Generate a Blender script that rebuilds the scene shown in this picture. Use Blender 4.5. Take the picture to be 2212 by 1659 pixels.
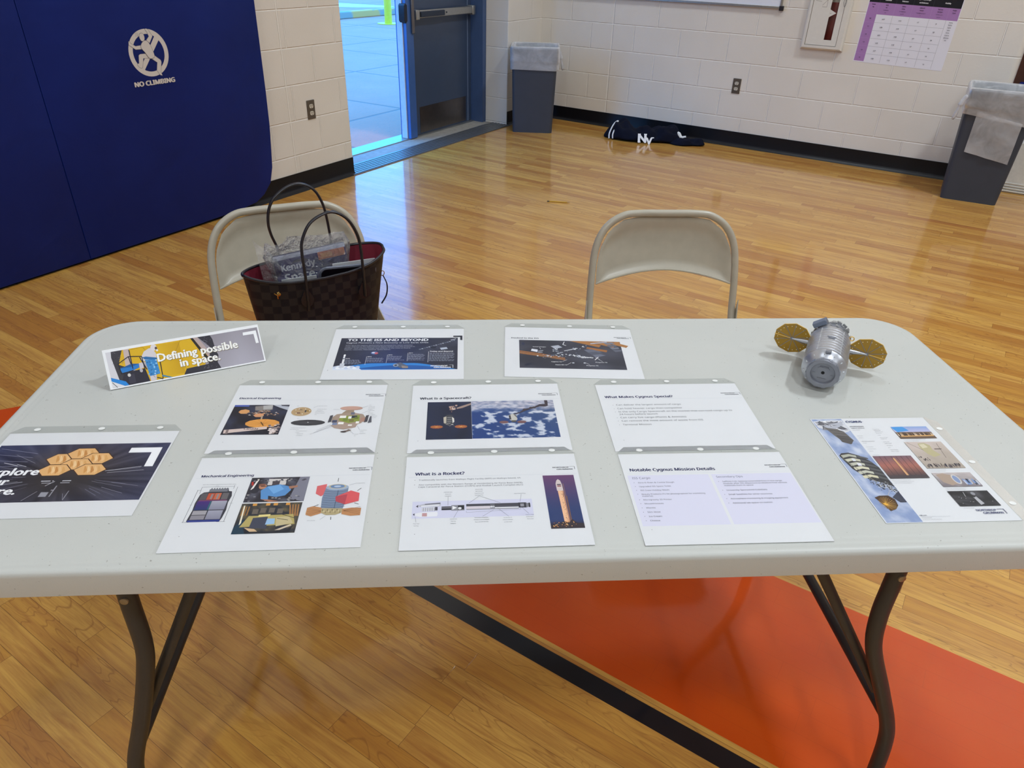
import bpy, bmesh, math, random
from mathutils import Vector, Matrix, noise as mnoise
random.seed(7)
for o in list(bpy.data.objects): bpy.data.objects.remove(o)
SC = bpy.context.scene
COL = SC.collection
R = math.radians

# ------------------------------------------------------------------ camera
CAM_H = 1.4705
PITCH, ROLL, FOC = R(31.415), R(1.678), 1552.28
fw = Vector((0, math.cos(PITCH), -math.sin(PITCH)))
up0 = Vector((0, math.sin(PITCH), math.cos(PITCH)))
rt = Vector((math.cos(ROLL), 0, 0)) + up0 * math.sin(ROLL)
upv = Vector((-math.sin(ROLL), 0, 0)) + up0 * math.cos(ROLL)
cd = bpy.data.cameras.new('camera'); cam = bpy.data.objects.new('camera', cd); COL.objects.link(cam)
cd.sensor_fit = 'HORIZONTAL'; cd.sensor_width = 36.0; cd.lens = FOC / 2212 * 36.0
cd.clip_start = 0.02; cd.clip_end = 200
m = Matrix.Identity(4)
for i in range(3):
    m[i][0], m[i][1], m[i][2] = rt[i], upv[i], -fw[i]
m[0][3], m[1][3], m[2][3] = 0, 0, CAM_H
cam.matrix_world = m
SC.camera = cam
SC.view_settings.view_transform = 'Standard'
SC.view_settings.look = 'None'
SC.view_settings.gamma = 1.0
SC.view_settings.exposure = 0.0
SC.view_settings.use_curve_mapping = False

# ------------------------------------------------------------------ sky
W = bpy.data.worlds.new('sky'); SC.world = W; W.use_nodes = True
bg = W.node_tree.nodes['Background']
bg.inputs[0].default_value = (0.07, 0.37, 1.0, 1); bg.inputs[1].default_value = 5.6

# ------------------------------------------------------------------ frames
ANG = R(-32.7)
P0 = Vector((0.3806, 7.5283, 0))                      # a point on the foot of the right wall
def frame(org, ang):
    return Matrix.Translation(org) @ Matrix.Rotation(ang, 4, 'Z')
M_R = frame(P0, ANG)                                   # x along right wall, y outward, z up
KC = Vector((0.1795, 7.6574, 0))
M_D = frame(KC, R(180 - 120.695))                      # x = -(distance from the room corner), y outward
M_F = Matrix.Rotation(ANG, 4, 'Z')                     # floor frame, world origin
M_T = Matrix.Rotation(R(4.35), 4, 'Z') @ Matrix.Translation((0.108, 1.1025, 0.74))   # table, centre of its top

# gym ceiling lights
def area(uv, z, sx, sy, e, colr):
    ld = bpy.data.lights.new('ceiling_light', 'AREA'); ld.shape = 'RECTANGLE'; ld.size = sx; ld.size_y = sy
    ld.energy = e; ld.color = colr
    lo = bpy.data.objects.new('ceiling_light', ld); COL.objects.link(lo)
    p = M_R @ Vector((uv[0], uv[1], z)); lo.location = p; lo.rotation_euler = (0, 0, ANG)
    return lo
WARM = (0.86, 0.935, 1.0)
for uu, e in ((1.8, 52), (5.6, 146), (10.0, 80)):
    for nn in (-2.6, -7.4, -12.4):
        area((uu, nn), 6.6, 0.35, 0.9, e*(1.4 if nn > -3 else 0.72 if nn > -9 else 1.3), WARM)
# daylight portal in the open door leaf
pd = bpy.data.lights.new('door_daylight', 'AREA'); pd.shape = 'RECTANGLE'; pd.size = 1.2; pd.size_y = 2.15
pd.cycles.is_portal = True
po = bpy.data.objects.new('door_daylight', pd); COL.objects.link(po)
po.matrix_world = M_D @ Matrix.Translation((-2.15, 0.62, 1.08)) @ Matrix.Rotation(R(-90), 4, 'X')

# ------------------------------------------------------------------ helpers
def lin(c):
    return tuple(((v/255)/12.92 if v/255 <= 0.04045 else ((v/255+0.055)/1.055)**2.4) for v in c)
def hx(s):
    return tuple(int(s[i:i+2], 16) for i in (0, 2, 4))
def tag(o, label=None, cat=None, group=None, kind=None):
    if label: o['label'] = label
    if cat: o['category'] = cat
    if group: o['group'] = group
    if kind: o['kind'] = kind
    return o
def empty(name, mat, label, cat, group=None):
    o = bpy.data.objects.new(name, None); o.empty_display_size = 0.05; COL.objects.link(o)
    o.matrix_world = mat
    return tag(o, label, cat, group)
def smooth(me, ang=40):
    me.polygons.foreach_set('use_smooth', [True]*len(me.polygons))
    try: me.set_sharp_from_angle(angle=R(ang))
    except Exception: pass
class MB:
    def __init__(s): s.v = []; s.f = []; s.mi = []; s.uv = {}
    def add(s, vs, fs, mi=0, M=None):
        b = len(s.v)
        for p in vs:
            p = Vector(p)
            s.v.append(M @ p if M is not None else p)
        for f in fs:
            s.f.append([b+i for i in f]); s.mi.append(mi)
        return b
    def box(s, x0, x1, y0, y1, z0, z1, mi=0, M=None):
        vs = [(x0,y0,z0),(x1,y0,z0),(x1,y1,z0),(x0,y1,z0),(x0,y0,z1),(x1,y0,z1),(x1,y1,z1),(x0,y1,z1)]
        s.add(vs, [(0,3,2,1),(4,5,6,7),(0,1,5,4),(1,2,6,5),(2,3,7,6),(3,0,4,7)], mi, M); return s
    def prism(s, pts, z0, z1, mi=0, M=None):
        n = len(pts)
        s.add([(x,y,z0) for x,y in pts]+[(x,y,z1) for x,y in pts],
              [list(range(n))[::-1], list(range(n,2*n))]+[(i,(i+1)%n,n+(i+1)%n,n+i) for i in range(n)], mi, M); return s
    def loft(s, rings, closed=True, cap0=True, cap1=True, mi=0, M=None):
        n = len(rings[0]); vs = [p for r in rings for p in r]; fs = []
        for k in range(len(rings)-1):
            for i in range(n if closed else n-1):
                j = (i+1) % n
                fs.append((k*n+i, k*n+j, (k+1)*n+j, (k+1)*n+i))
        if cap0: fs.append(list(range(n))[::-1])
        if cap1: fs.append([(len(rings)-1)*n+i for i in range(n)])
        s.add(vs, fs, mi, M); return s
    def tube(s, pts, r, n=10, closed=False, mi=0, M=None, flat=None):
        pts = [Vector(p) for p in pts]; N = len(pts)
        rr = r if isinstance(r, (list, tuple)) else [r]*N
        rings = []; prev = None
        for i, p in enumerate(pts):
            a = pts[i-1] if (i > 0 or closed) else p; b = pts[(i+1) % N] if (i < N-1 or closed) else p
            t = (b-a).normalized()
            if prev is None:
                ref = Vector((0,0,1)) if abs(t.z) < 0.9 else Vector((1,0,0))
                nrm = t.cross(ref).normalized()
            else:
                nrm = (prev - t*prev.dot(t)).normalized()
            prev = nrm; bi = t.cross(nrm)
            fx, fy = (flat or (1, 1))
            rings.append([p + nrm*math.cos(2*math.pi*k/n)*rr[i]*fx + bi*math.sin(2*math.pi*k/n)*rr[i]*fy for k in range(n)])
        if closed: rings.append(rings[0])
        s.loft(rings, True, not closed, not closed, mi, M); return s
    def lathe(s, prof, n=24, M=None, mi=0, caps=(True, True)):
        rings = [[(r*math.cos(2*math.pi*k/n), r*math.sin(2*math.pi*k/n), z) for k in range(n)] for r, z in prof]
        s.loft(rings, True, caps[0], caps[1], mi, M); return s
    def cyl(s, r, z0, z1, n=20, M=None, mi=0): return s.lathe([(r, z0), (r, z1)], n, M, mi)
    def build(s, name, mats, parent=None, mat=None, sm=True, bevel=0, solid=0, sub=0, ang=40, recalc=True):
        me = bpy.data.meshes.new(name); me.from_pydata([tuple(p) for p in s.v], [], s.f)
        mats = mats if isinstance(mats, (list, tuple)) else [mats]
        for q in mats: me.materials.append(q)
        me.polygons.foreach_set('material_index', s.mi)
        if recalc:
            bm = bmesh.new(); bm.from_mesh(me); bmesh.ops.recalc_face_normals(bm, faces=bm.faces); bm.to_mesh(me); bm.free()
        if sm: smooth(me, ang)
        o = bpy.data.objects.new(name, me); COL.objects.link(o)
        if parent is not None: o.parent = parent
        if mat is not None:
            if parent is None: o.matrix_world = mat
            else: o.matrix_local = mat
        if bevel:
            b = o.modifiers.new('bevel', 'BEVEL'); b.width = bevel; b.segments = 2; b.limit_method = 'ANGLE'; b.angle_limit = R(40)
        if solid:
            b = o.modifiers.new('solid', 'SOLIDIFY'); b.thickness = solid; b.offset = 0
        if sub:
            b = o.modifiers.new('sub', 'SUBSURF'); b.levels = sub; b.render_levels = sub
        return o
def struct(o): o['kind'] = 'structure'; return o
def crs(P, k=8, closed=False):                       # Catmull-Rom through P
    P = [Vector(p) for p in P]; out = []; n = len(P)
    rng = range(n) if closed else range(n-1)
    for i in rng:
        p0 = P[i-1] if (i > 0 or closed) else P[0]*2-P[1]; p1 = P[i]; p2 = P[(i+1) % n]
        p3 = P[(i+2) % n] if (i+2 < n or closed) else P[-1]*2-P[-2]
        for j in range(k):
            t = j/k
            out.append(0.5*((2*p1)+(-p0+p2)*t+(2*p0-5*p1+4*p2-p3)*t*t+(-p0+3*p1-3*p2+p3)*t**3))
    if not closed: out.append(P[-1])
    return out
def rrect(w, d, r, n=8):                             # rounded rectangle outline, counter-clockwise
    pts = []
    for cx, cy, a0 in ((w/2-r, d/2-r, 0), (-w/2+r, d/2-r, 90), (-w/2+r, -d/2+r, 180), (w/2-r, -d/2+r, 270)):
        for k in range(n+1):
            a = R(a0+90*k/n); pts.append((cx+r*math.cos(a), cy+r*math.sin(a)))
    return pts

# ------------------------------------------------------------------ materials
class NT:
    def __init__(s, name):
        s.m = bpy.data.materials.new(name); s.m.use_nodes = True; s.t = s.m.node_tree; s.n = s.t.nodes
        s.b = s.n['Principled BSDF']
    def add(s, typ, **kw):
        nd = s.n.new(typ)
        for k, v in kw.items(): setattr(nd, k, v)
        return nd
    def put(s, x, sock):
        if x is None: return
        if isinstance(x, (int, float)): sock.default_value = x
        elif isinstance(x, (tuple, list)): sock.default_value = tuple(x) + ((1,) if len(x) == 3 and len(sock.default_value) == 4 else ())
        else: s.t.links.new(x, sock)
    def math(s, op, a, b=None, c=None, clamp=False):
        nd = s.add('ShaderNodeMath', operation=op); nd.use_clamp = clamp
        s.put(a, nd.inputs[0]); s.put(b, nd.inputs[1]); s.put(c, nd.inputs[2]); return nd.outputs[0]
    def mix(s, f, a, b, bt='MIX'):
        nd = s.add('ShaderNodeMix', data_type='RGBA', blend_type=bt)
        s.put(f, nd.inputs[0]); s.put(a, nd.inputs[6]); s.put(b, nd.inputs[7]); return nd.outputs[2]
    def ramp(s, f, stops, interp='LINEAR'):
        nd = s.add('ShaderNodeValToRGB'); nd.color_ramp.interpolation = interp
        e = nd.color_ramp.elements
        while len(e) < len(stops): e.new(0.5)
        for q, (p, c) in zip(e, stops): q.position = p; q.color = (c, c, c, 1) if isinstance(c, (int, float)) else tuple(c)+(1,)
        s.put(f, nd.inputs[0]); return nd.outputs[0]
    def noise(s, vec, scale, detail=3, rough=0.55, dist=0, dim='3D'):
        nd = s.add('ShaderNodeTexNoise', noise_dimensions=dim)
        s.put(vec, nd.inputs['Vector']); nd.inputs['Scale'].default_value = scale; nd.inputs['Detail'].default_value = detail
        nd.inputs['Roughness'].default_value = rough; nd.inputs['Distortion'].default_value = dist; return nd.outputs[0]
    def obj(s): return s.add('ShaderNodeTexCoord').outputs['Object']
    def uv(s): return s.add('ShaderNodeTexCoord').outputs['UV']
    def sep(s, v):
        nd = s.add('ShaderNodeSeparateXYZ'); s.put(v, nd.inputs[0]); return nd.outputs
    def comb(s, x, y, z=0.0):
        nd = s.add('ShaderNodeCombineXYZ'); s.put(x, nd.inputs[0]); s.put(y, nd.inputs[1]); s.put(z, nd.inputs[2]); return nd.outputs[0]
    def bump(s, h, strength=0.3, dist=0.01, nrm=None):
        nd = s.add('ShaderNodeBump'); nd.inputs['Strength'].default_value = strength; nd.inputs['Distance'].default_value = dist
        s.put(h, nd.inputs['Height']); s.put(nrm, nd.inputs['Normal']); s.t.links.new(nd.outputs[0], s.b.inputs['Normal']); return nd.outputs[0]
    def set(s, col=None, rough=None, metal=None, spec=None, coat=None, coatr=None, trans=None, ior=None, alpha=None, sheen=None):
        for v, k in ((col, 'Base Color'), (rough, 'Roughness'), (metal, 'Metallic'), (spec, 'Specular IOR Level'), (coat, 'Coat Weight'),
                     (coatr, 'Coat Roughness'), (trans, 'Transmission Weight'), (ior, 'IOR'), (alpha, 'Alpha'), (sheen, 'Sheen Weight')):
            s.put(v, s.b.inputs[k])
        return s
def plain(name, col, rough=0.5, metal=0.0, var=0.06, scale=30, bump=0.0, bscale=200, **kw):
    t = NT(name); o = t.obj(); c = lin(col)
    n1 = t.noise(o, scale, 3)
    lo = tuple(max(0, x*(1-var)) for x in c); hi = tuple(min(1, x*(1+var)) for x in c)
    t.set(t.ramp(n1, [(0.3, lo), (0.7, hi)]), rough, metal, **kw)
    if bump: t.bump(t.noise(o, bscale, 2), bump, 0.002)
    return t.m

def mat_floor():
    t = NT('maple_floor'); o = t.sep(t.obj()); X, Y = o[0], o[1]
    wv = 0.0577
    v = t.math('ADD', t.math('DIVIDE', Y, wv), 100.0 - 0.15)
    row = t.math('FLOOR', v); fy = t.math('FRACT', v)
    wn = t.add('ShaderNodeTexWhiteNoise', noise_dimensions='1D'); t.put(row, wn.inputs['W'])
    rs = t.math('MULTIPLY_ADD', wn.outputs[0], 0.55, 0.42)
    wn2 = t.add('ShaderNodeTexWhiteNoise', noise_dimensions='1D'); t.put(t.math('ADD', row, 57.3), wn2.inputs['W'])
    u = t.math('ADD', t.math('DIVIDE', t.math('ADD', X, 40.0), rs), t.math('MULTIPLY', wn2.outputs[0], 9.0))
    seg = t.math('FLOOR', u); fx = t.math('FRACT', u)
    w3 = t.add('ShaderNodeTexWhiteNoise', noise_dimensions='2D'); t.put(t.comb(row, seg), w3.inputs['Vector'])
    rv = w3.outputs[0]; rc = t.sep(w3.outputs[1])
    # seams
    ey = t.math('MULTIPLY', t.math('MINIMUM', fy, t.math('SUBTRACT', 1.0, fy)), wv)
    ex = t.math('MULTIPLY', t.math('MINIMUM', fx, t.math('SUBTRACT', 1.0, fx)), rs)
    edge = t.math('MINIMUM', ey, ex)
    seam = t.ramp(t.math('MULTIPLY', edge, 1000.0), [(0.25, 1.0), (0.75, 0.0)])
    # grain
    gv = t.comb(t.math('MULTIPLY_ADD', rc[0], 31.0, t.math('MULTIPLY', X, 1.0)), t.math('MULTIPLY_ADD', rc[1], 17.0, Y), t.math('MULTIPLY', rv, 13.0))
    mp = t.add('ShaderNodeMapping'); t.put(gv, mp.inputs[0]); mp.inputs['Scale'].default_value = (1.6, 22.0, 1.0)
    g1 = t.noise(mp.outputs[0], 2.2, 5, 0.62, 0.6)
    mp2 = t.add('ShaderNodeMapping'); t.put(gv, mp2.inputs[0]); mp2.inputs['Scale'].default_value = (7.0, 150.0, 1.0)
    g2 = t.noise(mp2.outputs[0], 2.0, 3, 0.6)
    # cathedral figure
    mp3 = t.add('ShaderNodeMapping'); t.put(gv, mp3.inputs[0]); mp3.inputs['Scale'].default_value = (1.7, 9.0, 1.0)
    g3 = t.noise(mp3.outputs[0], 1.6, 2, 0.5, 0.4)
    rings = t.math('FRACT', t.math('MULTIPLY', g3, 16.0))
    ringm = t.ramp(rings, [(0.0, 0.0), (0.1, 1.0), (0.22, 0.0)])
    ringm = t.math('MULTIPLY', ringm, t.ramp(rc[2], [(0.45, 0.0), (0.6, 0.55)]))
    base = t.ramp(rv, [(0.0, lin((180, 122, 52))), (0.18, lin((196, 142, 64))), (0.5, lin((206, 156, 74))), (0.85, lin((214, 166, 84))), (0.97, lin((194, 140, 66))), (1.0, lin((176, 114, 52)))])
    c = t.mix(t.ramp(g1, [(0.42, 0.0), (0.72, 0.75)]), base, lin((160, 102, 52)))
    c = t.mix(t.ramp(g2, [(0.5, 0.0), (0.8, 0.4)]), c, lin((150, 96, 50)))
    c = t.mix(ringm, c, lin((140, 88, 45)))
    # dark mineral streaks
    mp4 = t.add('ShaderNodeMapping'); t.put(gv, mp4.inputs[0]); mp4.inputs['Scale'].default_value = (3.0, 60.0, 1.0)
    g4 = t.noise(mp4.outputs[0], 1.3, 3, 0.6)
    c = t.mix(t.ramp(g4, [(0.70, 0.0), (0.78, 0.75)]), c, lin((96, 56, 30)))
    c = t.mix(t.math('MULTIPLY', seam, 0.75), c, lin((88, 54, 28)))
    # court paint: navy line, orange band, orange patch to the left
    def between(a, lo, hi):
        return t.math('MULTIPLY', t.math('GREATER_THAN', a, lo), t.math('LESS_THAN', a, hi))
    lim = t.math('GREATER_THAN', X, -1.25)
    navy = t.math('MULTIPLY', between(Y, 0.989, 1.0385), lim)
    orng = t.math('MULTIPLY', between(Y, 1.0605, 1.602), lim)
    ca, sa = math.cos(R(25.3)-ANG), math.sin(R(25.3)-ANG)
    x0, y0 = (-1.818*math.cos(ANG)+2.135*math.sin(ANG)), (1.818*math.sin(ANG)+2.135*math.cos(ANG))
    dd = t.math('ADD', t.math('MULTIPLY', t.math('SUBTRACT', X, x0), -sa), t.math('MULTIPLY', t.math('SUBTRACT', Y, y0), ca))
    patch = t.math('MULTIPLY', t.math('MULTIPLY', t.math('LESS_THAN', dd, 0.0), t.math('LESS_THAN', X, -1.9)), t.math('GREATER_THAN', Y, 0.2))
    orng = t.math('MAXIMUM', orng, patch)
    och = t.mix(t.ramp(t.noise(t.obj(), 3.0, 4), [(0.35, 0.0), (0.7, 1.0)]), lin((196, 70, 5)), lin((204, 80, 8)))
    och = t.mix(t.math('MULTIPLY', seam, 0.25), och, lin((150, 50, 10)))
    c = t.mix(orng, c, och)
    c = t.mix(navy, c, lin((14, 17, 26)))
    rg = t.ramp(t.noise(t.obj(), 4.0, 4), [(0.3, 0.07), (0.75, 0.13)])
    t.set(c, 0.45, 0, 0.12, 1.0, rg); t.b.inputs['Coat IOR'].default_value = 1.45
    hgt = t.math('ADD', t.math('MULTIPLY', t.math('MULTIPLY', seam, t.math('SUBTRACT', 1.0, t.math('MAXIMUM', orng, navy))), -0.35), t.math('MULTIPLY', t.noise(t.obj(), 9.0, 2), 0.9))
    nb = t.bump(hgt, 0.12, 0.004)
    t.t.links.new(nb, t.b.inputs['Coat Normal'])
    return t.m
FLOOR = mat_floor()

def mat_block(name, xs, ctrl):
    t = NT(name); o = t.sep(t.obj())
    vx = t.comb(t.math('SUBTRACT', o[0], xs-43.3), t.math('ADD', o[2], 0.2165*20-0.0185), 0.0)
    bk = t.add('ShaderNodeTexBrick', offset=0.5, offset_frequency=2, squash=1.0)
    t.put(vx, bk.inputs['Vector']); bk.inputs['Scale'].default_value = 1.0
    bk.inputs['Brick Width'].default_value = 0.433; bk.inputs['Row Height'].default_value = 0.2165
    bk.inputs['Mortar Size'].default_value = 0.0056; bk.inputs['Mortar Smooth'].default_value = 0.55; bk.inputs['Bias'].default_value = 0
    bk.inputs['Color1'].default_value = (0.2, 0.2, 0.2, 1); bk.inputs['Color2'].default_value = (0.8, 0.8, 0.8, 1)
    mort = bk.outputs['Fac']
    cj = t.ramp(t.math('ABSOLUTE', t.math('SUBTRACT', o[0], ctrl)), [(0.003, 1.0), (0.007, 0.0)])
    mort2 = t.math('MAXIMUM', mort, cj)
    n1 = t.noise(t.obj(), 60, 4, 0.65); n2 = t.noise(t.obj(), 1.3, 3)
    col = t.mix(t.ramp(n2, [(0.3, 0.0), (0.7, 1.0)]), lin((220, 213, 203)), lin((229, 223, 214)))
    col = t.mix(t.math('MULTIPLY', t.sep(bk.outputs['Color'])[0], 0.12), col, lin((196, 188, 176)))
    col = t.mix(t.math('MULTIPLY', mort2, 0.8), col, lin((246, 241, 232)))  # joints coloured paler, painting in the light caught on their lower lips
    t.set(col, 0.5, 0, 0.35)
    h = t.math('ADD', t.math('MULTIPLY', mort2, -1.0), t.math('MULTIPLY', t.ramp(n1, [(0.5, 0.0), (0.75, 1.0)]), 0.10))
    t.bump(h, 1.0, 0.0045)
    return t.m
BLOCK_R = mat_block('painted_block_right', 0.302, 0.52)
BLOCK_D = mat_block('painted_block_door', 3.056-0.433*7-0.433, -3.265+0.0)

def mat_table():
    t = NT('table_plastic'); o = t.obj()
    n1 = t.noise(o, 2.5, 4); sp = t.noise(o, 190, 2, 0.6); sp2 = t.noise(o, 420, 1)
    mp = t.add('ShaderNodeMapping'); t.put(o, mp.inputs[0]); mp.inputs['Scale'].default_value = (18, 150, 18)
    sc = t.noise(mp.outputs[0], 1.0, 3, 0.7, 1.2)
    c = t.mix(t.ramp(n1, [(0.3, 0.0), (0.7, 1.0)]), lin((192, 194, 189)), lin((199, 200, 195)))
    c = t.mix(t.ramp(sp, [(0.715, 0.0), (0.75, 0.65)]), c, lin((112, 108, 100)))
    c = t.mix(t.ramp(sp2, [(0.72, 0.0), (0.8, 0.3)]), c, lin((150, 148, 140)))
    c = t.mix(t.ramp(sc, [(0.72, 0.0), (0.8, 0.3)]), c, lin((140, 140, 136)))
    t.set(c, 0.42, 0, 0.4)
    t.bump(t.noise(o, 500, 2), 0.12, 0.001)
    return t.m
TABLE = mat_table()
LEGM = plain('table_leg_steel', (48, 49, 51), 0.45, 0.0, 0.05, bump=0.05)
STEEL = plain('rivet_steel', (150, 148, 142), 0.35, 0.9)
CHAIR = plain('chair_beige_enamel', (176, 170, 154), 0.38, 0.0, 0.04, coat=0.3, coatr=0.25)
PAD = None
def mat_pad():
    t = NT('navy_vinyl'); o = t.obj()
    c = t.mix(t.ramp(t.noise(o, 1.7, 3), [(0.3, 0.0), (0.75, 1.0)]), lin((10, 30, 100)), lin((14, 38, 118)))
    t.set(c, 0.55, 0, 0.22)
    h = t.math('ADD', t.noise(o, 3.5, 4, 0.5, 0.6), t.math('MULTIPLY', t.noise(o, 300, 2), 0.02))
    t.bump(h, 0.35, 0.02); return t.m
PAD = mat_pad()
COVE = plain('cove_vinyl', (6, 9, 17), 0.4, 0, 0.1, spec=0.3, coat=0.12, coatr=0.3)
DOORP = plain('door_blue_grey_paint', (60, 74, 98), 0.38, 0.1, 0.04, 12, coat=0.3, coatr=0.3)
FRAMEP = plain('door_frame_paint', (70, 92, 132), 0.4, 0.1, 0.04, 12)
ALU = plain('brushed_aluminium', (172, 172, 168), 0.35, 0.85, 0.06, 60, bump=0.05)
ALUD = plain('dark_plate', (46, 50, 60), 0.35, 0.5)
KICK = plain('stainless_kick_plate', (120, 112, 108), 0.28, 0.9, 0.08, 20)
def mat_concrete():
    t = NT('concrete'); o = t.obj(); s = t.sep(o)
    n1 = t.noise(o, 1.2, 5, 0.6); n2 = t.noise(o, 40, 3, 0.6)
    c = t.mix(t.ramp(n1, [(0.3, 0.0), (0.7, 1.0)]), (0.62, 0.24, 0.155), (0.72, 0.28, 0.18))
    c = t.mix(t.ramp(n2, [(0.5, 0.0), (0.8, 0.4)]), c, (0.27, 0.23, 0.18))
    # sawn joints running along and across
    j = None
    for q, sp, ph in ((0, 1.55, 0.35), (1, 2.05, 0.36)):
        fr = t.math('FRACT', t.math('ADD', t.math('DIVIDE', s[q], sp), 20+ph))
        d = t.math('MULTIPLY', t.math('MINIMUM', fr, t.math('SUBTRACT', 1.0, fr)), sp)
        mm = t.ramp(d, [(0.012, 1.0), (0.026, 0.0)]); j = mm if j is None else t.math('MAXIMUM', j, mm)
    c = t.mix(t.math('MULTIPLY', j, 0.6), c, (0.14, 0.12, 0.10))
    t.set(c, 0.8); t.bump(t.math('ADD', n2, t.math('MULTIPLY', j, -1.0)), 0.3, 0.01); return t.m
CONC = mat_concrete()
SILLC = plain('sill_concrete', (150, 146, 138), 0.7, 0, 0.12, 25, bump=0.3, bscale=120)
YEL = plain('bollard_yellow', (255, 205, 44), 0.45)
CURBP = plain('curb_faded_orange', (236, 176, 104), 0.7, 0, 0.25, 8)
SUNPATCH = plain('painted_sunlight_white', (250, 250, 248), 0.6)
BIN = plain('bin_grey_plastic', (64, 68, 78), 0.5, 0, 0.04, 10, spec=0.25, bump=0.08, bscale=400)
def mat_film(name, tint, mixf, rough=0.12, bstr=0.8, bsc=18, white=0.0):
    t = NT(name); o = t.obj(); N = t.n; L = t.t.links
    tr = N.new('ShaderNodeBsdfTransparent'); tr.inputs[0].default_value = tuple(tint)+(1,)
    gl = N.new('ShaderNodeBsdfGlossy'); gl.inputs['Roughness'].default_value = rough; gl.inputs['Color'].default_value = (1, 1, 1, 1)
    h = t.noise(o, bsc, 4, 0.6, 1.2)
    bp = N.new('ShaderNodeBump'); bp.inputs['Strength'].default_value = bstr; bp.inputs['Distance'].default_value = 0.01
    L.new(h, bp.inputs['Height']); L.new(bp.outputs[0], gl.inputs['Normal'])
    fr = N.new('ShaderNodeFresnel'); fr.inputs[0].default_value = 1.5; L.new(bp.outputs[0], fr.inputs['Normal'])
    f = t.math('MULTIPLY', fr.outputs[0], mixf, clamp=True)
    a = N.new('ShaderNodeMixShader'); L.new(f, a.inputs[0]); L.new(tr.outputs[0], a.inputs[1]); L.new(gl.outputs[0], a.inputs[2])
    out = a
    if white > 0:
        df = N.new('ShaderNodeBsdfDiffuse'); df.inputs[0].default_value = (0.82, 0.83, 0.86, 1); L.new(bp.outputs[0], df.inputs['Normal'])
        tl = N.new('ShaderNodeBsdfTranslucent'); tl.inputs[0].default_value = (0.8, 0.82, 0.85, 1)
        am = N.new('ShaderNodeMixShader'); am.inputs[0].default_value = 0.35; L.new(df.outputs[0], am.inputs[1]); L.new(tl.outputs[0], am.inputs[2])
        wf = t.ramp(t.noise(o, bsc*0.7, 3, 0.6, 0.8), [(0.3, white*0.55), (0.7, white)])
        b2 = N.new('ShaderNodeMixShader'); L.new(wf, b2.inputs[0]); L.new(a.outputs[0], b2.inputs[1]); L.new(am.outputs[0], b2.inputs[2])
        out = b2
    L.new(out.outputs[0], N['Material Output'].inputs['Surface'])
    return t.m
LINER = mat_film('bin_liner_film', (0.95, 0.96, 0.99), 1.5, 0.2, 0.5, 9, white=0.72)
SLEEVE = mat_film('sleeve_film', (0.985, 0.985, 0.985), 0.30, 0.12, 0.12, 6)
SLEEVE_EDGE = mat_film('sleeve_margin_film', (0.91, 0.915, 0.91), 0.55, 0.22, 0.06, 30, white=0.12)
HOLE = plain('punched_hole_patch', (232, 233, 230), 0.5)
CRINKLE = mat_film('crinkled_clear_wrap', (0.93, 0.94, 0.96), 2.4, 0.10, 1.0, 60, white=0.10)
def mat_ink(name, rough=0.55, spec=0.3, metal=0):
    t = NT(name); a = t.add('ShaderNodeAttribute', attribute_name='Col'); t.set(a.outputs['Color'], rough, metal, spec); return t.m
INK = mat_ink('printed_ink')
DECAL = mat_ink('vinyl_print', 0.5)

# ------------------------------------------------------------------ flat print canvas
import os
try: SANS = bpy.data.fonts.load(os.path.join(bpy.utils.system_resource('DATAFILES'), 'fonts', 'NotoSansMath-Regular.woff2'))   # ships with Blender
except Exception: SANS = None
_tcache = {}
def text_geo(s, sans=True):
    k = (s, sans)
    if k in _tcache: return _tcache[k]
    cu = bpy.data.curves.new('t', 'FONT'); cu.body = s; cu.size = 1.0; cu.resolution_u = 2
    if sans and SANS: cu.font = SANS
    cu.fill_mode = 'FRONT'
    ob = bpy.data.objects.new('t', cu); COL.objects.link(ob)
    bpy.context.view_layer.update()
    dg = bpy.context.evaluated_depsgraph_get(); me = ob.evaluated_get(dg).to_mesh()
    vs = [(v.co.x, v.co.y) for v in me.vertices]; fs = [list(p.vertices) for p in me.polygons]
    ob.evaluated_get(dg).to_mesh_clear(); bpy.data.objects.remove(ob); bpy.data.curves.remove(cu)
    _tcache[k] = (vs, fs); return _tcache[k]
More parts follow.
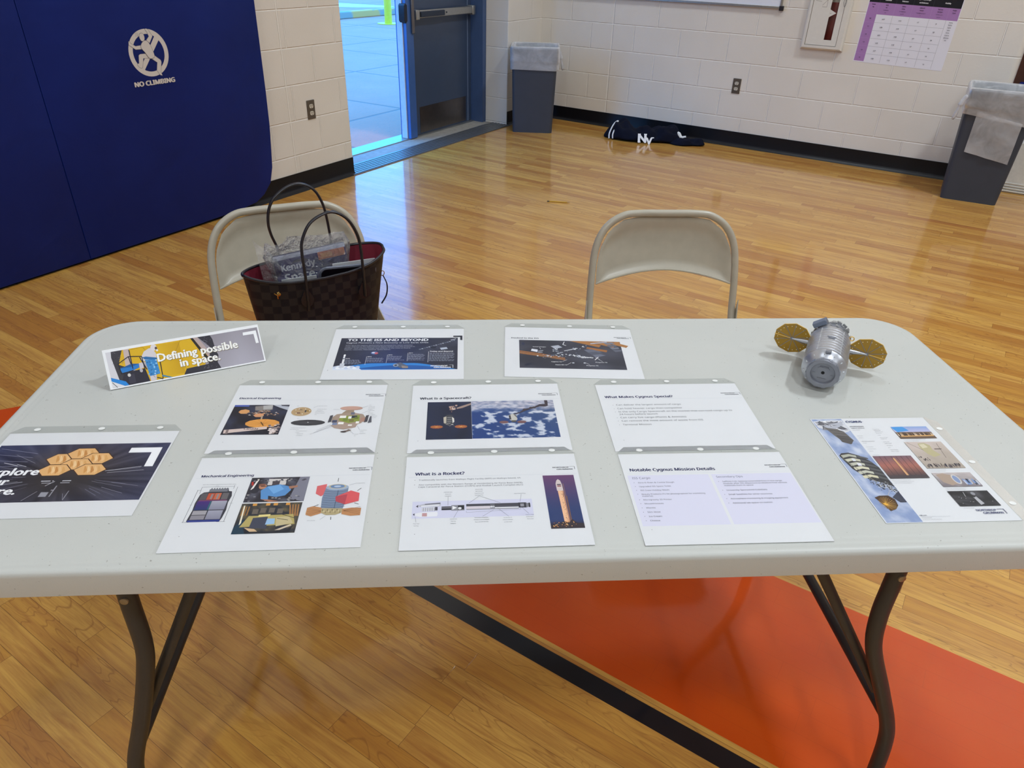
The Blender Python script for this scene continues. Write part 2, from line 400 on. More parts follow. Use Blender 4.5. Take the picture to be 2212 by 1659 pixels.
class Canvas:
    """page of w x h metres, coordinates are fractions from the top-left corner"""
    def __init__(s, w, h, dz=2e-6, z0=0.0): s.w, s.h, s.dz, s.z = w, h, dz, z0; s.v = []; s.f = []; s.c = []
    def P(s, x, y, z=None): return ((x-0.5)*s.w, (0.5-y)*s.h, s.z if z is None else z)
    def raw(s, vs, fs, cols):
        b = len(s.v); s.v += vs
        for i, f in enumerate(fs):
            s.f.append([b+k for k in f]); s.c.append(cols[i] if isinstance(cols, list) else cols)
    def poly(s, pts, col):
        s.z += s.dz; s.raw([s.P(*p) for p in pts], [list(range(len(pts)))], lin(hx(col))); return s
    def rect(s, x0, y0, x1, y1, col): return s.poly([(x0,y0),(x1,y0),(x1,y1),(x0,y1)], col)
    def grad(s, x0, y0, x1, y1, ctop, cbot):
        s.z += s.dz; a, b = lin(hx(ctop)), lin(hx(cbot))
        s.raw([s.P(x0,y0), s.P(x1,y0), s.P(x1,y1), s.P(x0,y1)], [[0,1,2,3]], [[a,a,b,b]]); return s
    def ell(s, cx, cy, rx, ry, col, n=20, rot=0):
        pts = []
        for k in range(n):
            a = 2*math.pi*k/n; x, y = rx*math.cos(a)*s.w, ry*math.sin(a)*s.h
            c_, s_ = math.cos(rot), math.sin(rot); pts.append((cx+(x*c_-y*s_)/s.w, cy+(x*s_+y*c_)/s.h))
        return s.poly(pts, col)
    def line(s, p, q, wd, col):                      # wd in metres
        ax, ay = (q[0]-p[0])*s.w, (q[1]-p[1])*s.h; L = math.hypot(ax, ay) or 1; nx, ny = -ay/L*wd/2/s.w, ax/L*wd/2/s.h
        return s.poly([(p[0]+nx,p[1]+ny),(q[0]+nx,q[1]+ny),(q[0]-nx,q[1]-ny),(p[0]-nx,p[1]-ny)], col)
    def pline(s, pts, wd, col):
        for a, b in zip(pts, pts[1:]): s.line(a, b, wd, col)
        return s
    def text(s, st, x, y, col, width=None, cap=None, bold=0.0, al='l', sx=1.0, sans=True):
        vs, fs = text_geo(st, sans)
        if not vs: return s
        x0 = min(v[0] for v in vs); x1 = max(v[0] for v in vs)
        k = (width*s.w/(x1-x0)) if width else cap/0.70
        kx = k*sx if cap else k; ky = k
        if width and cap: kx = width*s.w/(x1-x0); ky = cap/0.70
        W_ = (x1-x0)*kx; off = {'l': 0, 'c': -W_/2, 'r': -W_}[al]
        bx, by = (x-0.5)*s.w+off, (0.5-y)*s.h; B_ = bold*1.1
        for dx, dy in (((0, 0),) if not bold else ((-B_, 0), (B_, 0), (0, B_*0.6), (0, -B_*0.6))):
            s.z += s.dz
            s.raw([(bx+(v[0]-x0+dx)*kx, by+(v[1]+dy)*ky, s.z) for v in vs], fs, lin(hx(col)))
        return s
    def raster(s, x0, y0, x1, y1, nx, ny, fn):       # fn(a,b) -> sRGB 0..255, a,b in 0..1
        s.z += s.dz; b = len(s.v); cc = []
        for j in range(ny+1):
            for i in range(nx+1):
                s.v.append(s.P(x0+(x1-x0)*i/nx, y0+(y1-y0)*j/ny)); cc.append(lin([max(0, min(255, q)) for q in fn(i/nx, j/ny)]))
        for j in range(ny):
            for i in range(nx):
                q = [j*(nx+1)+i, j*(nx+1)+i+1, (j+1)*(nx+1)+i+1, (j+1)*(nx+1)+i]
                s.f.append([b+k for k in q]); s.c.append([cc[k] for k in q])
        return s
    def build(s, name, mat, parent=None, mtx=None):
        me = bpy.data.meshes.new(name); me.from_pydata(s.v, [], s.f); me.materials.append(mat)
        at = me.color_attributes.new('Col', 'FLOAT_COLOR', 'CORNER'); buf = []
        for p, c in zip(me.polygons, s.c):
            n = p.loop_total
            if isinstance(c, list):
                for q in c: buf += list(q)+[1.0]
            else: buf += (list(c)+[1.0])*n
        at.data.foreach_set('color', buf)
        o = bpy.data.objects.new(name, me); COL.objects.link(o)
        if parent is not None: o.parent = parent
        if mtx is not None:
            if parent is None: o.matrix_world = mtx
            else: o.matrix_local = mtx
        return o
def fbm(x, y, z=0.0, o=4): return mnoise.fractal(Vector((x, y, z)), 1.0, 2.0, o)
def mixc(a, b, t): t = max(0, min(1, t)); return tuple(a[i]*(1-t)+b[i]*t for i in range(3))
# ------------------------------------------------------------------ the room
inv = M_F.inverted()
a_ = [inv @ (M_D @ Vector((0.05, 0.02, 0))), inv @ (M_D @ Vector((-18.6, 0.02, 0)))]
b_ = [inv @ (M_R @ Vector((15.3, -18.4, 0))), inv @ (M_R @ Vector((15.3, 0.02, 0)))]
fl = MB(); fl.add([(p.x, p.y, 0) for p in (a_[0], a_[1], b_[0], b_[1])], [(0, 1, 2, 3)])
struct(fl.build('floor', FLOOR, mat=M_F, sm=False))
CEILM = plain('ceiling_deck', (148, 147, 144), 0.8)
ce = MB(); ce.box(-1.5, 15.4, -17.8, 0.6, 7.0, 7.1); struct(ce.build('ceiling', CEILM, mat=M_R, sm=False))
PLW = plain('painted_plain_wall', (180, 174, 164), 0.6)
wl = MB(); wl.box(15.2, 15.4, -17.8, 0.6, 0, 7.0); struct(wl.build('wall_right', PLW, mat=M_R, sm=False))
wl = MB(); wl.box(-1.5, 15.4, -17.8, -17.5, 0, 7.0); struct(wl.build('wall_rear', PLW, mat=M_R, sm=False))
# wall with the whiteboard (hole for the recessed cabinet)
wl = MB()
wl.box(-0.6, 2.225, 0, 0.22, 0, 7); wl.box(2.468, 3.66, 0, 0.22, 0, 7); wl.box(2.225, 2.468, 0, 0.22, 0, 0.86); wl.box(2.225, 2.468, 0, 0.22, 1.52, 7)
wl.box(2.225, 2.468, 0.19, 0.22, 0.86, 1.52)
e = [(3.66, 0.0)] + [(3.66+0.04*math.sin(R(a)), 0.04-0.04*math.cos(R(a))) for a in range(10, 91, 10)] + [(3.70, 0.6), (3.66, 0.6)]
wl.prism(e, 0, 7)
wl.box(3.66, 6.4, 0, 0.22, 2.6, 7); wl.box(6.4, 15.3, 0, 0.22, 0, 7)
struct(wl.build('wall_front', BLOCK_R, mat=M_R, sm=False))
BRK = plain('dark_brown_brick', (78, 40, 22), 0.7, 0, 0.2, 6)
wl = MB(); wl.box(3.70, 6.6, 0.5, 0.6, 0, 2.8); wl.box(6.4, 6.6, 0.221, 0.5, 0, 2.8); wl.box(3.66, 6.6, 0.221, 0.6, 2.8, 2.9); struct(wl.build('wall_alcove', BRK, mat=M_R, sm=False))
wl = MB(); wl.box(3.74, 6.4, 0.40, 0.498, 0.0, 0.68); struct(wl.build('trim_1', PAD, mat=M_R, bevel=0.01))
STG = plain('white_painted_kerb', (222, 220, 214), 0.5)
wl = MB(); wl.box(3.76, 6.4, -0.10, 0.30, 0, 0.35)
for k in range(4): wl.box(3.75, 6.4, -0.112+k*0.002, -0.10, 0.008+k*0.018, 0.018+k*0.018)
struct(wl.build('trim_2', STG, mat=M_R, bevel=0.002))
# wall with the door
wl = MB(); wl.box(-0.60, 0.2, 0, 0.24, 0, 7); wl.box(-18.4, -2.72, 0, 0.24, 0, 7); wl.box(-2.72, -0.60, 0, 0.24, 2.19, 7)
struct(wl.build('wall_left', BLOCK_D, mat=M_D, sm=False, bevel=0.006))
# cove baseboards
prof = [(0, 0.122), (-0.006, 0.122), (-0.007, 0.03), (-0.012, 0.012), (-0.030, 0.004), (-0.032, 0), (0, 0)]
def cove(name, M, x0, x1):
    b = MB(); b.loft([[(x, y-0.0005, z+0.0005) for y, z in prof] for x in (x0, x1)]); struct(b.build(name, COVE, mat=M, ang=60))
cove('baseboard_front', M_R, -0.22, 3.69)
cove('baseboard_left', M_D, -17.4, -2.725)
cove('baseboard_corner', M_D, -0.595, -0.03)

# ------------------------------------------------------------------ door
dr = MB()                                             # hollow metal frame
for x0, x1 in ((-0.648, -0.55), (-2.77, -2.67)):
    dr.box(x0, x1, 0.2405, 0.43, 0.004, 2.185)
dr.box(-2.67, -0.648, 0.2405, 0.43, 2.13, 2.25)
struct(dr.build('door_1', FRAMEP, mat=M_D, bevel=0.002))
mu = empty('door_mullion', M_D @ Matrix.Translation((-1.595, 0.375, 0.012)), 'blue steel centre post between the open half and the closed door leaf', 'door post')
b = MB(); b.box(-0.045, 0.045, -0.055, 0.055, 0.0, 2.115); b.build('post', plain('mullion_blue', (58, 96, 158), 0.36, 0.1, 0.03, coat=0.4, coatr=0.25), mu, bevel=0.003)
b = MB(); b.box(-0.056, -0.0455, -0.02, 0.035, 0.003, 2.11); b.build('weather_strip', plain('weatherstrip', (196, 200, 206), 0.5), mu)
b = MB(); b.prism([(-0.052, 0.90), (-0.030, 0.915), (-0.030, 1.03), (-0.052, 1.045), (-0.068, 1.03), (-0.068, 0.92)], -0.03, 0.03, M=Matrix.Translation((0, -0.03, 0)) @ Matrix.Rotation(R(90), 4, 'X'))
b.build('strike', ALUD, mu, bevel=0.003)
b = MB(); b.box(0.012, 0.044, -0.075, -0.056, 0.82, 1.10); b.build('cover_plate', plain('grey_cover', (112, 108, 108), 0.4, 0.5), mu, bevel=0.008)
lf = empty('door_leaf', M_D @ Matrix.Translation((-1.09, 0.39, 0.014)), 'closed blue-grey steel door leaf with panic bar and kick plate', 'door')
b = MB(); b.box(-0.445, 0.435, -0.022, 0.022, 0, 2.11); b.build('panel', DOORP, lf, bevel=0.002)
b = MB(); b.box(0.375, 0.385, -0.0235, -0.0215, 0.0, 2.11); b.box(-0.42, -0.415, -0.0235, -0.0215, 0, 2.11); b.build('edge_bead', plain('door_bead', (110, 124, 150), 0.4), lf)
b = MB(); b.box(-0.36, 0.345, -0.0245, -0.0222, 0.012, 0.228); b.build('kick_plate', KICK, lf)
pb = MB(); pb.box(-0.43, 0.40, -0.085, -0.055, 0.925, 0.985); pbo = pb.build('panic_bar', ALU, lf, bevel=0.006)
b = MB(); b.box(-0.385, -0.06, -0.100, -0.084, 0.935, 0.975); b.build('push_pad', plain('push_pad_dark', (40, 50, 66), 0.35, 0.2), pbo, bevel=0.004)
for xa, xb in ((-0.44, -0.395), (0.37, 0.41)):
    b = MB(); b.box(xa, xb, -0.092, -0.023, 0.915, 0.99); b.build('end_cap', ALU, pbo, bevel=0.006)
b = MB(); b.cyl(0.006, 0, 0.004, 12, M=Matrix.Translation((-0.02, -0.0855, 0.955)) @ Matrix.Rotation(R(90), 4, 'X')); b.build('lock_cylinder', ALUD, pbo)
# threshold
th = bpy.data.objects.new('trim_3', None); COL.objects.link(th); th.matrix_world = M_D @ Matrix.Translation((-1.66, 0.1, 0)); th['kind'] = 'structure'
b = MB(); b.box(-1.10, 1.21, -0.135, 0.075, 0.0005, 0.006)
for k in range(6): b.box(-1.10, 1.21, -0.125+k*0.033, -0.108+k*0.033, 0.006, 0.0095)
b.build('ribbed_strip', plain('ribbed_aluminium', (128, 130, 132), 0.4, 0.7, 0.06, 60), th)
b = MB(); b.box(-1.06, 1.06, 0.0755, 0.235, -0.01, 0.006); b.build('concrete_sill', SILLC, th)
b = MB(); b.box(-1.06, 1.06, 0.236, 0.40, -0.01, 0.013); b.build('metal_sill', ALU, th, bevel=0.004)

# ------------------------------------------------------------------ outside
og = MB(); og.add([(-40, 0.50, -0.012), (18, 0.50, -0.012), (18, 45, -0.012), (-40, 45, -0.012)], [(0, 1, 2, 3)])
struct(og.build('outside_pavement', CONC, mat=M_D, sm=False))
KP = M_D.inverted() @ Vector((-3.93, 17.58, 0))
cb = MB(); cb.box(-14, 9, KP.y, KP.y+0.16, -0.012, 0.13)
def mat_curb():
    t = NT('curb_paint'); o = t.obj(); n = t.noise(o, 1.6, 3)
    t.set(t.mix(t.ramp(n, [(0.42, 0.0), (0.52, 1.0)]), (0.40, 0.33, 0.26), lin((245, 170, 90))), 0.7); return t.m
tag(cb.build('curb', mat_curb(), mat=M_D, bevel=0.02), 'low concrete curb with worn orange paint beyond the open doorway', 'curb')
bo = empty('bollard', Matrix.Translation((-2.82, 16.83, -0.012)), 'yellow steel bollard standing on the pavement outside the door', 'bollard')
b = MB(); b.lathe([(0.078, 0.012), (0.078, 1.0), (0.06, 1.05), (0.02, 1.075)], 24); b.build('post', YEL, bo)
b = MB(); b.cyl(0.235, 0, 0.013, 28); b.build('base_plate', YEL, bo, bevel=0.003)
rs = MB(); rs.prism([(0, 0), (1.25, 0.3), (1.3, 0.75), (-3.0, 2.2), (-3.0, -1.2)], 0, 0.004)  # flat white shape painted in place of a sunlit patch of ground
tag(rs.build('painted_sun_patch', SUNPATCH, mat=Matrix.Translation((-4.75, 20.9, -0.012))), 'white patch painted as sunlit ground on the pavement past the curb', 'painted sunlight')

# ------------------------------------------------------------------ wall pad
wp = empty('wall_pad', M_D @ Matrix.Translation((-4.2, -0.004, 0.0)), 'large navy blue vinyl wall pad printed NO CLIMBING', 'wall pad')
def ws(s): return 4.2 - s
edge = [(8.0, 0.012), (6.5, 0.012)]
right = [(4.7855, 0.012), (4.117, 0.012), (3.80, 0.020), (3.675, 0.034), (3.604, 0.069), (3.542, 0.129), (3.510, 0.22), (3.499, 0.31), (3.482, 0.476), (3.474, 0.665), (3.469, 0.921), (3.465, 1.163), (3.463, 2.4), (4.7855, 2.4)]
Mx = Matrix.Rotation(R(90), 4, 'X')
def pad_panel(pts):
    pts = [(ws(s), z) for s, z in pts]
    cx = sum(p[0] for p in pts)/len(pts); cz = sum(p[1] for p in pts)/len(pts)
    def inset(d): return [(x+(cx-x)/math.hypot(cx-x, cz-z)*d, z+(cz-z)/math.hypot(cx-x, cz-z)*d) for x, z in pts]
    b = MB(); rings = []
    for y, d in ((0.0, 0.0), (-0.040, 0.0), (-0.045, 0.0015), (-0.047, 0.005)):
        rings.append([(x, y, z) for x, z in inset(d)])
    b.loft(rings); b.build('panel', PAD, wp, ang=50)
pad_panel(right)
pad_panel([(8.4, 0.012), (4.787, 0.012), (4.787, 2.4), (8.4, 2.4)])
cv = Canvas(1, 1, dz=2e-5)
q = lambda s, z: (0.5+(4.2-s), 0.5-(z-0.93))
WH, GR = 'CFC8C2', '6E6C76'
cx, cz, ro, ri = 4.199, 0.949, 0.112, 0.0885
cv.z += 2e-5; n = 48
cv.raw([cv.P(*q(cx+r*math.cos(2*math.pi*k/n), cz+r*math.sin(2*math.pi*k/n))) for r in (ro, ri) for k in range(n)], [[k, (k+1) % n, n+(k+1) % n, n+k] for k in range(n)], lin(hx(WH)))
cv.poly([q(4.150, 1.023), (q(4.128, 1.005)), q(4.243, 0.872), q(4.262, 0.886)], WH)
MAN = dict(legL=[(4.218,.947),(4.251,.947),(4.259,.942),(4.267,.905),(4.278,.904),(4.275,.894),(4.263,.883),(4.253,.884),(4.238,.927),(4.205,.926)],
 legR=[(4.174,.936),(4.142,.91),(4.14,.901),(4.155,.853),(4.15,.836),(4.162,.841),(4.175,.863),(4.163,.901),(4.193,.923)],
 armR=[(4.195,1.059),(4.187,1.061),(4.177,1.056),(4.161,1.025),(4.165,1.019),(4.184,.995),(4.198,1.009),(4.18,1.025),(4.186,1.046)],
 armL=[(4.297,1.011),(4.289,1.0),(4.266,.985),(4.236,.987),(4.235,.97),(4.269,.971),(4.292,.988),(4.301,.995)],
 head=[(4.228,1.04),(4.213,1.04),(4.207,1.027),(4.21,1.012),(4.22,1.006),(4.229,1.01),(4.234,1.026)],
 torso=[(4.236,.987),(4.221,1.003),(4.202,1.007),(4.188,.992),(4.179,.968),(4.173,.934),(4.181,.925),(4.197,.923),(4.207,.929),(4.221,.953),(4.236,.973)])
for k, pts in MAN.items():
    if k in ('head', 'torso'): pts = [(p.x, p.y) for p in crs([(a, c, 0) for a, c in pts], 4, True)]
    for i in range(len(pts)):
        cv.line(q(*pts[i]), q(*pts[(i+1) % len(pts)]), 0.0035, GR)
    cv.poly([q(*p) for p in pts], WH)
for a in (3, 5, 8): cv.line(q(4.236+a*0.002, 1.043+a*0.001), q(4.232+a*0.003, 1.028), 0.001, '8A8890')
x, y = q(4.318, 0.7985); cv.text('NO CLIMBING', x, y, WH, width=0.234, cap=0.031, bold=0.045)
cv.build('printed_logo', DECAL, wp, Matrix.Translation((0, -0.0475, 0.93)) @ Mx)

# ------------------------------------------------------------------ outlets
def outlet(M, label):
    o = empty('power_outlet', M, label, 'outlet', 'duplex wall outlets')
    b = MB(); b.box(-0.035, 0.035, -0.006, 0, -0.06, 0.06); b.build('cover_plate', plain('outlet_plate', (112, 106, 98), 0.35, 0.7), o, bevel=0.003)
    for dz in (-0.022, 0.022):
        b = MB(); b.prism([(x, z) for x, z in [(0.0165*math.cos(R(a)), 0.0145*max(-0.85, min(0.85, math.sin(R(a))*1.15))) for a in range(0, 360, 20)]], 0.0, 0.003, M=Matrix.Translation((0, -0.0065, dz)) @ Mx)
        f = b.build('socket', plain('outlet_ivory', (208, 200, 184), 0.4), o)
        b = MB(); b.box(-0.008, -0.005, -0.0105, -0.0094, dz-0.001, dz+0.008); b.box(0.005, 0.008, -0.0105, -0.0094, dz-0.001, dz+0.008); b.cyl(0.0025, 0, 0.001, 8, M=Matrix.Translation((0, -0.0094, dz-0.007)) @ Mx)
        b.build('slot', ALUD, f)
outlet(M_D @ Matrix.Translation((-3.078, 0, 0.503)), 'metal duplex outlet on the block wall beside the navy pad')
outlet(M_R @ Matrix.Translation((1.736, 0, 0.491)), 'metal duplex outlet low on the wall below the whiteboard')

# ------------------------------------------------------------------ whiteboard
wb = empty('whiteboard', M_R @ Matrix.Translation((0.9, 0, 1.09)), 'white dry-erase board with a thin silver frame, high on the wall', 'whiteboard')
b = MB(); b.box(-1.08, 1.08, -0.014, -0.001, 0.01, 1.2); b.build('writing_surface', plain('dry_erase', (226, 228, 238), 0.15, 0, 0.01), wb)
b = MB(); b.box(-1.09, 1.09, -0.022, -0.001, 0, 0.018); b.box(-1.09, 1.09, -0.022, -0.001, 1.2, 1.218); b.box(-1.09, -1.075, -0.022, -0.001, 0.018, 1.2); b.box(1.075, 1.09, -0.022, -0.001, 0.018, 1.2)
b.build('frame', ALU, wb, bevel=0.002)
b = MB(); b.box(1.072, 1.106, -0.025, -0.001, -0.012, 0.022); b.build('corner_cap', plain('black_corner', (30, 28, 34), 0.4), wb, bevel=0.004)

# ------------------------------------------------------------------ extinguisher cabinet
CABW = plain('cabinet_white_enamel', (218, 214, 206), 0.35, 0, 0.02)
fc = empty('extinguisher_cabinet', M_R @ Matrix.Translation((2.355, 0, 0.825)), 'white recessed fire extinguisher cabinet with a narrow vertical window', 'cabinet')
b = MB(); W2, H2 = 0.16, 0.75
out_, inn = [(-W2, 0), (W2, 0), (W2, H2), (-W2, H2)], [(-0.127, 0.032), (0.110, 0.032), (0.110, H2-0.032), (-0.127, H2-0.032)]
sc_ = lambda P, d: [(x-math.copysign(d, x), z+(d if z < 0.3 else -d)) for x, z in P]
b.loft([[(x, 0, z) for x, z in out_], [(x, -0.030, z) for x, z in sc_(out_, 0.004)], [(x, -0.040, z) for x, z in sc_(out_, 0.014)], [(x, -0.042, z) for x, z in inn], [(x, -0.03, z) for x, z in inn]], True, False, False)
b.build('trim_frame', CABW, fc, ang=30)
dp = MB(); x0, x1, z0, z1 = -0.124, 0.107, 0.035, H2-0.035; wx0, wx1, wz0, wz1 = 0.010, 0.065, 0.075, 0.64
dp.box(x0, wx0, -0.038, -0.033, z0, z1); dp.box(wx1, x1, -0.038, -0.033, z0, z1); dp.box(wx0, wx1, -0.038, -0.033, z0, wz0); dp.box(wx0, wx1, -0.038, -0.033, wz1, z1)
dpo = dp.build('door', CABW, fc, sm=False)
b = MB(); b.box(wx0, wx1, -0.0355, -0.0345, wz0, wz1); b.build('window_pane', mat_film('clear_pane', (0.93, 0.93, 0.93), 0.6, 0.05, 0.0, 5), dpo)
cv = Canvas(0.3, 0.3)
cv.poly([(0.0, 0.42), (0.16, 0.50), (0.0, 0.60)], 'D8D2CC')
cv.text('PULL', 0.01, 0.515, '30282C', cap=0.005, bold=0.02)
cv.build('pull_arrow', DECAL, dpo, Matrix.Translation((wx0+0.15, -0.0362, 0.262)) @ Mx)
cv = Canvas(0.2, 0.2)
for k, pts in enumerate(([(0.2, 0.1), (0.3, 0.6), (0.5, 0.62)], [(0.45, 0.15), (0.62, 0.2), (0.5, 0.5), (0.75, 0.55)], [(0.55, 0.75), (0.72, 0.55), (0.72, 0.8), (0.55, 0.8)])): cv.pline(pts, 0.003, 'A29C94')
cv.build('worn_sticker', DECAL, dpo, Matrix.Translation((-0.065, -0.0383, 0.36)) @ Mx)
b = MB(); b.box(-0.129, 0.112, 0.18, 0.184, 0.036, H2-0.06)
b.build('back_box', plain('cabinet_inner', (60, 56, 56), 0.6), fc)
fe = empty('fire_extinguisher', M_R @ Matrix.Translation((2.385, 0.085, 0.862)), 'red fire extinguisher standing inside the white wall cabinet', 'fire extinguisher')
b = MB(); b.lathe([(0.05, 0), (0.062, 0.006), (0.062, 0.40), (0.05, 0.44), (0.02, 0.46)], 28); b.build('cylinder', plain('extinguisher_red', (150, 20, 32), 0.3, 0, 0.04, coat=0.5, coatr=0.1), fe)
b = MB(); b.lathe([(0.0625, 0.295), (0.0625, 0.37)], 28, caps=(False, False)); b.build('label_band', plain('paper_band', (216, 214, 205), 0.5), fe)
b = MB(); b.box(-0.02, 0.02, -0.09, 0.02, 0.47, 0.5); b.cyl(0.018, 0.45, 0.49, 12); b.build('valve', plain('black_valve', (24, 24, 26), 0.4), fe, bevel=0.002)
# wire seal dangling on the cabinet
b = MB(); b.tube(crs([(0, 0, 0.11), (0.012, -0.01, 0.06), (0.004, -0.012, 0.02), (0.016, -0.01, -0.012), (0.022, -0.008, 0.02), (0.014, -0.006, 0.07), (0.012, 0, 0.11)], 6), 0.0012, 6)
b.build('seal_wire', plain('wire_dark', (50, 48, 52), 0.4), fc, Matrix.Translation((0.094, -0.043, 0.32)))

# ------------------------------------------------------------------ fitness chart
fp = empty('fitness_chart', M_R @ Matrix.Translation((2.926, -0.001, 1.005)) @ Matrix.Rotation(R(1.2), 4, 'Y'), 'paper fitness chart with purple header and number grid taped to the wall', 'poster')
cv = Canvas(0.625, 0.49, dz=2e-5)
cv.rect(0, 0, 1, 1, 'E4E2EA')
fx = lambda u: (u-2.613)/0.625
cols = [0.008, fx(2.69), fx(2.804), fx(2.92), fx(3.051), fx(3.162), 0.992]
hy, py = 0.165, 0.325
cv.rect(cols[0], 0.0, cols[6], hy, '1A1A22'); cv.rect(cols[0], hy, cols[6], py, 'A77CB4'); cv.rect(cols[0], py, cols[1], 0.985, 'A77CB4')
rows = [py+(0.985-py)*k/6 for k in range(7)]
for k in range(1, 6): cv.line((cols[1], rows[k]), (cols[5], rows[k]), 0.0012, '8C8A92'); cv.line((cols[0], rows[k]), (cols[1], rows[k]), 0.0008, 'BE9CCB')
for k in range(2, 6): cv.line((cols[k], py), (cols[k], 0.985), 0.0012, '8C8A92')
for k in range(1, 6):
    cv.line((cols[k], hy), (cols[k], py), 0.0008, 'BE9CCB')
    if k != 5: cv.line((cols[k], 0), (cols[k], hy), 0.0008, '5A5A64')
HD = [(0.5*(cols[1]+cols[2]), ['Cardiorespiratory', 'Endurance']), (0.5*(cols[2]+cols[3]), ['Strength and', 'Endurance']), (0.5*(cols[3]+cols[4]), ['Upper Body Strength', 'and Endurance']), (0.5*(cols[4]+cols[6]), ['Flexibility'])]
for x, ls in HD:
    for k, l in enumerate(ls): cv.text(l, x, (0.09 if len(ls) > 1 else 0.115)+k*0.043, 'F0EEF2', cap=0.0112, bold=0.03, al='c', sx=0.78)
SUB = [(['Females', 'Age'], 0), (['PACER', 'Run', '# selected from', '20-m'], 1), (['Cadence', 'Curl-Up', '# completed up to', 'max of 75'], 2), (['Cadence 90', 'Push-Up', '# completed up to max of', '75'], 3), (['Back-Saver', 'Sit & Reach', '# of inches up to a', 'max of 12'], 4), (['Shoulder', 'Stretch'], 5)]
for ls, k in SUB:
    for j, l in enumerate(ls): cv.text(l, 0.5*(cols[k]+cols[k+1]), hy+0.032+j*0.034, '33233E', cap=0.0085 if j < 2 else 0.0068, bold=0.025 if j < 2 else 0.01, al='c', sx=0.78)
TB = [('10', '\u226517', '\u226512', '\u22657', '9'), ('11', '\u226520', '\u226515', '\u22657', '10'), ('12', '\u226523', '\u226518', '\u22657', '10'), ('13', '\u226525', '\u226518', '\u22657', '10'), ('14', '\u226527', '\u226518', '\u22657', '10'), ('15', '\u226530', '\u226518', '\u22657', '12')]
for r_, row in enumerate(TB):
    for k, s_ in enumerate(row): cv.text(s_, 0.5*(cols[k]+cols[k+1]), 0.5*(rows[r_]+rows[r_+1])+0.012, '3A3642', cap=0.0115, bold=0.02, al='c')
for j, l in enumerate(['Touching', 'fingertips', 'together', 'behind', 'the back', 'on both the', 'right and left', 'sides']): cv.text(l, 0.5*(cols[5]+cols[6]), py+0.03+j*0.034, '3A3640', cap=0.0078, bold=0.02, al='c', sx=0.74)
cv.build('printed_sheet', INK, fp, Mx)
b = MB(); b.box(-0.3125, 0.3125, 0.0002, 0.0009, -0.245, 0.245); b.build('paper', plain('poster_paper', (226, 224, 232), 0.5), fp)
# ------------------------------------------------------------------ waste bins
def bin_(M, label, w0, d0, w1, d1, h, drop, flap=None, knot=-1):
    o = empty('waste_bin', M, label, 'trash can', 'grey waste bins with clear liners')
    def ring(w, d, z, r=0.03): return [(x, y, z) for x, y in rrect(w, d, r, 5)]
    b = MB(); t = 0.004
    b.loft([ring(w0, d0, 0.0), ring(w0+(w1-w0)*.97, d0+(d1-d0)*.97, h*0.97), ring(w1+0.016, d1+0.016, h*0.97), ring(w1+0.016, d1+0.016, h), ring(w1-2*t, d1-2*t, h), ring(w0-2*t, d0-2*t, t)], True, True, True)
    b.build('body', BIN, o, ang=35)
    # liner: inside, over the rim, skirt hanging outside
    n = 24; prof = [(-0.05, h-0.28, 0), (-0.035, h-0.10, 0.004), (-0.012, h+0.004, 0.002), (0.010, h+0.012, 0.002), (0.024, h-0.01, 0.004), (0.022, h-0.07, 0.006), (0.026, h-0.12, 0.008), (0.018, h-drop*0.7, 0.006), (0.020, h-drop, 0.007), (0.017, h-drop-0.006, 0.004)]
    rings = []
    for k, (dd, z, am) in enumerate(prof):
        base = rrect(w1, d1, 0.035, 5); P = []
        f = (w0+(w1-w0)*max(0, z)/h)/w1
        for i, (x, y) in enumerate(base):
            nx = mnoise.noise(Vector((x*14, y*14, z*9+3*drop+M[0][3])))
            L = math.hypot(x, y); g = dd+am*nx*1.5
            zz = z + (am*2.2*mnoise.noise(Vector((x*8+5, y*8, k*0.4)))) - (0.045*(x/w1+0.5) if (k >= 7 and flap) else 0)
            P.append((x*f+x/L*g, y*f+y/L*g, zz))
        rings.append(P)
    b = MB(); b.loft(rings, True, False, False); b.build('liner', LINER, o, ang=180, sub=1, recalc=False)
    if flap:
        x0, x1, z0, z1 = flap; b = MB(); rr = []
        for j in range(9):
            z = z1+(z0-z1)*j/8
            yy = -(d0+(d1-d0)*z/h)/2
            rr.append([(x0+(x1-x0)*i/10, yy-0.012-0.008*mnoise.noise(Vector((i*0.5, j*0.8, 2))), z-0.05*i/10) for i in range(11)])
        b.loft(rr, False, False, False); b.build('liner_flap', LINER, o, ang=180, recalc=False)
    # twisted knot of liner at the corner
    s = knot; b = MB(); x = s*(w1/2+0.03); y = -d1/2-0.01 if s < 0 else d1/2*0.2
    b.tube(crs([(x-s*0.02, y, h-0.04), (x, y-0.005, h-0.09), (x+s*0.008, y-0.006, h-0.13), (x+s*0.022, y-0.004, h-0.20)], 5), [0.008]+[0.014]*4+[0.016]*3+[0.009]*4+[0.012]*3+[0.006], 8)
    b.build('liner_knot', LINER, o, ang=180, recalc=False)
    return o
bin_(Matrix.Translation((0.120, 7.005, 0)) @ Matrix.Rotation(R(-1.5), 4, 'Z'), 'grey waste bin with clear liner in the corner by the door', 0.36, 0.30, 0.405, 0.345, 0.715, 0.175, None, 1)
ang2 = math.atan2(4.97998-5.14404, 3.336-3.0289)
bin_(Matrix.Translation((3.1825+0.5*0.33*math.sin(-ang2), 5.062+0.5*0.33*math.cos(ang2), 0)) @ Matrix.Rotation(ang2, 4, 'Z'), 'grey waste bin at the right edge with a liner flap hanging down its front', 0.348, 0.33, 0.41, 0.39, 0.735, 0.155, (-0.125, 0.15, 0.335, 0.60), -1)

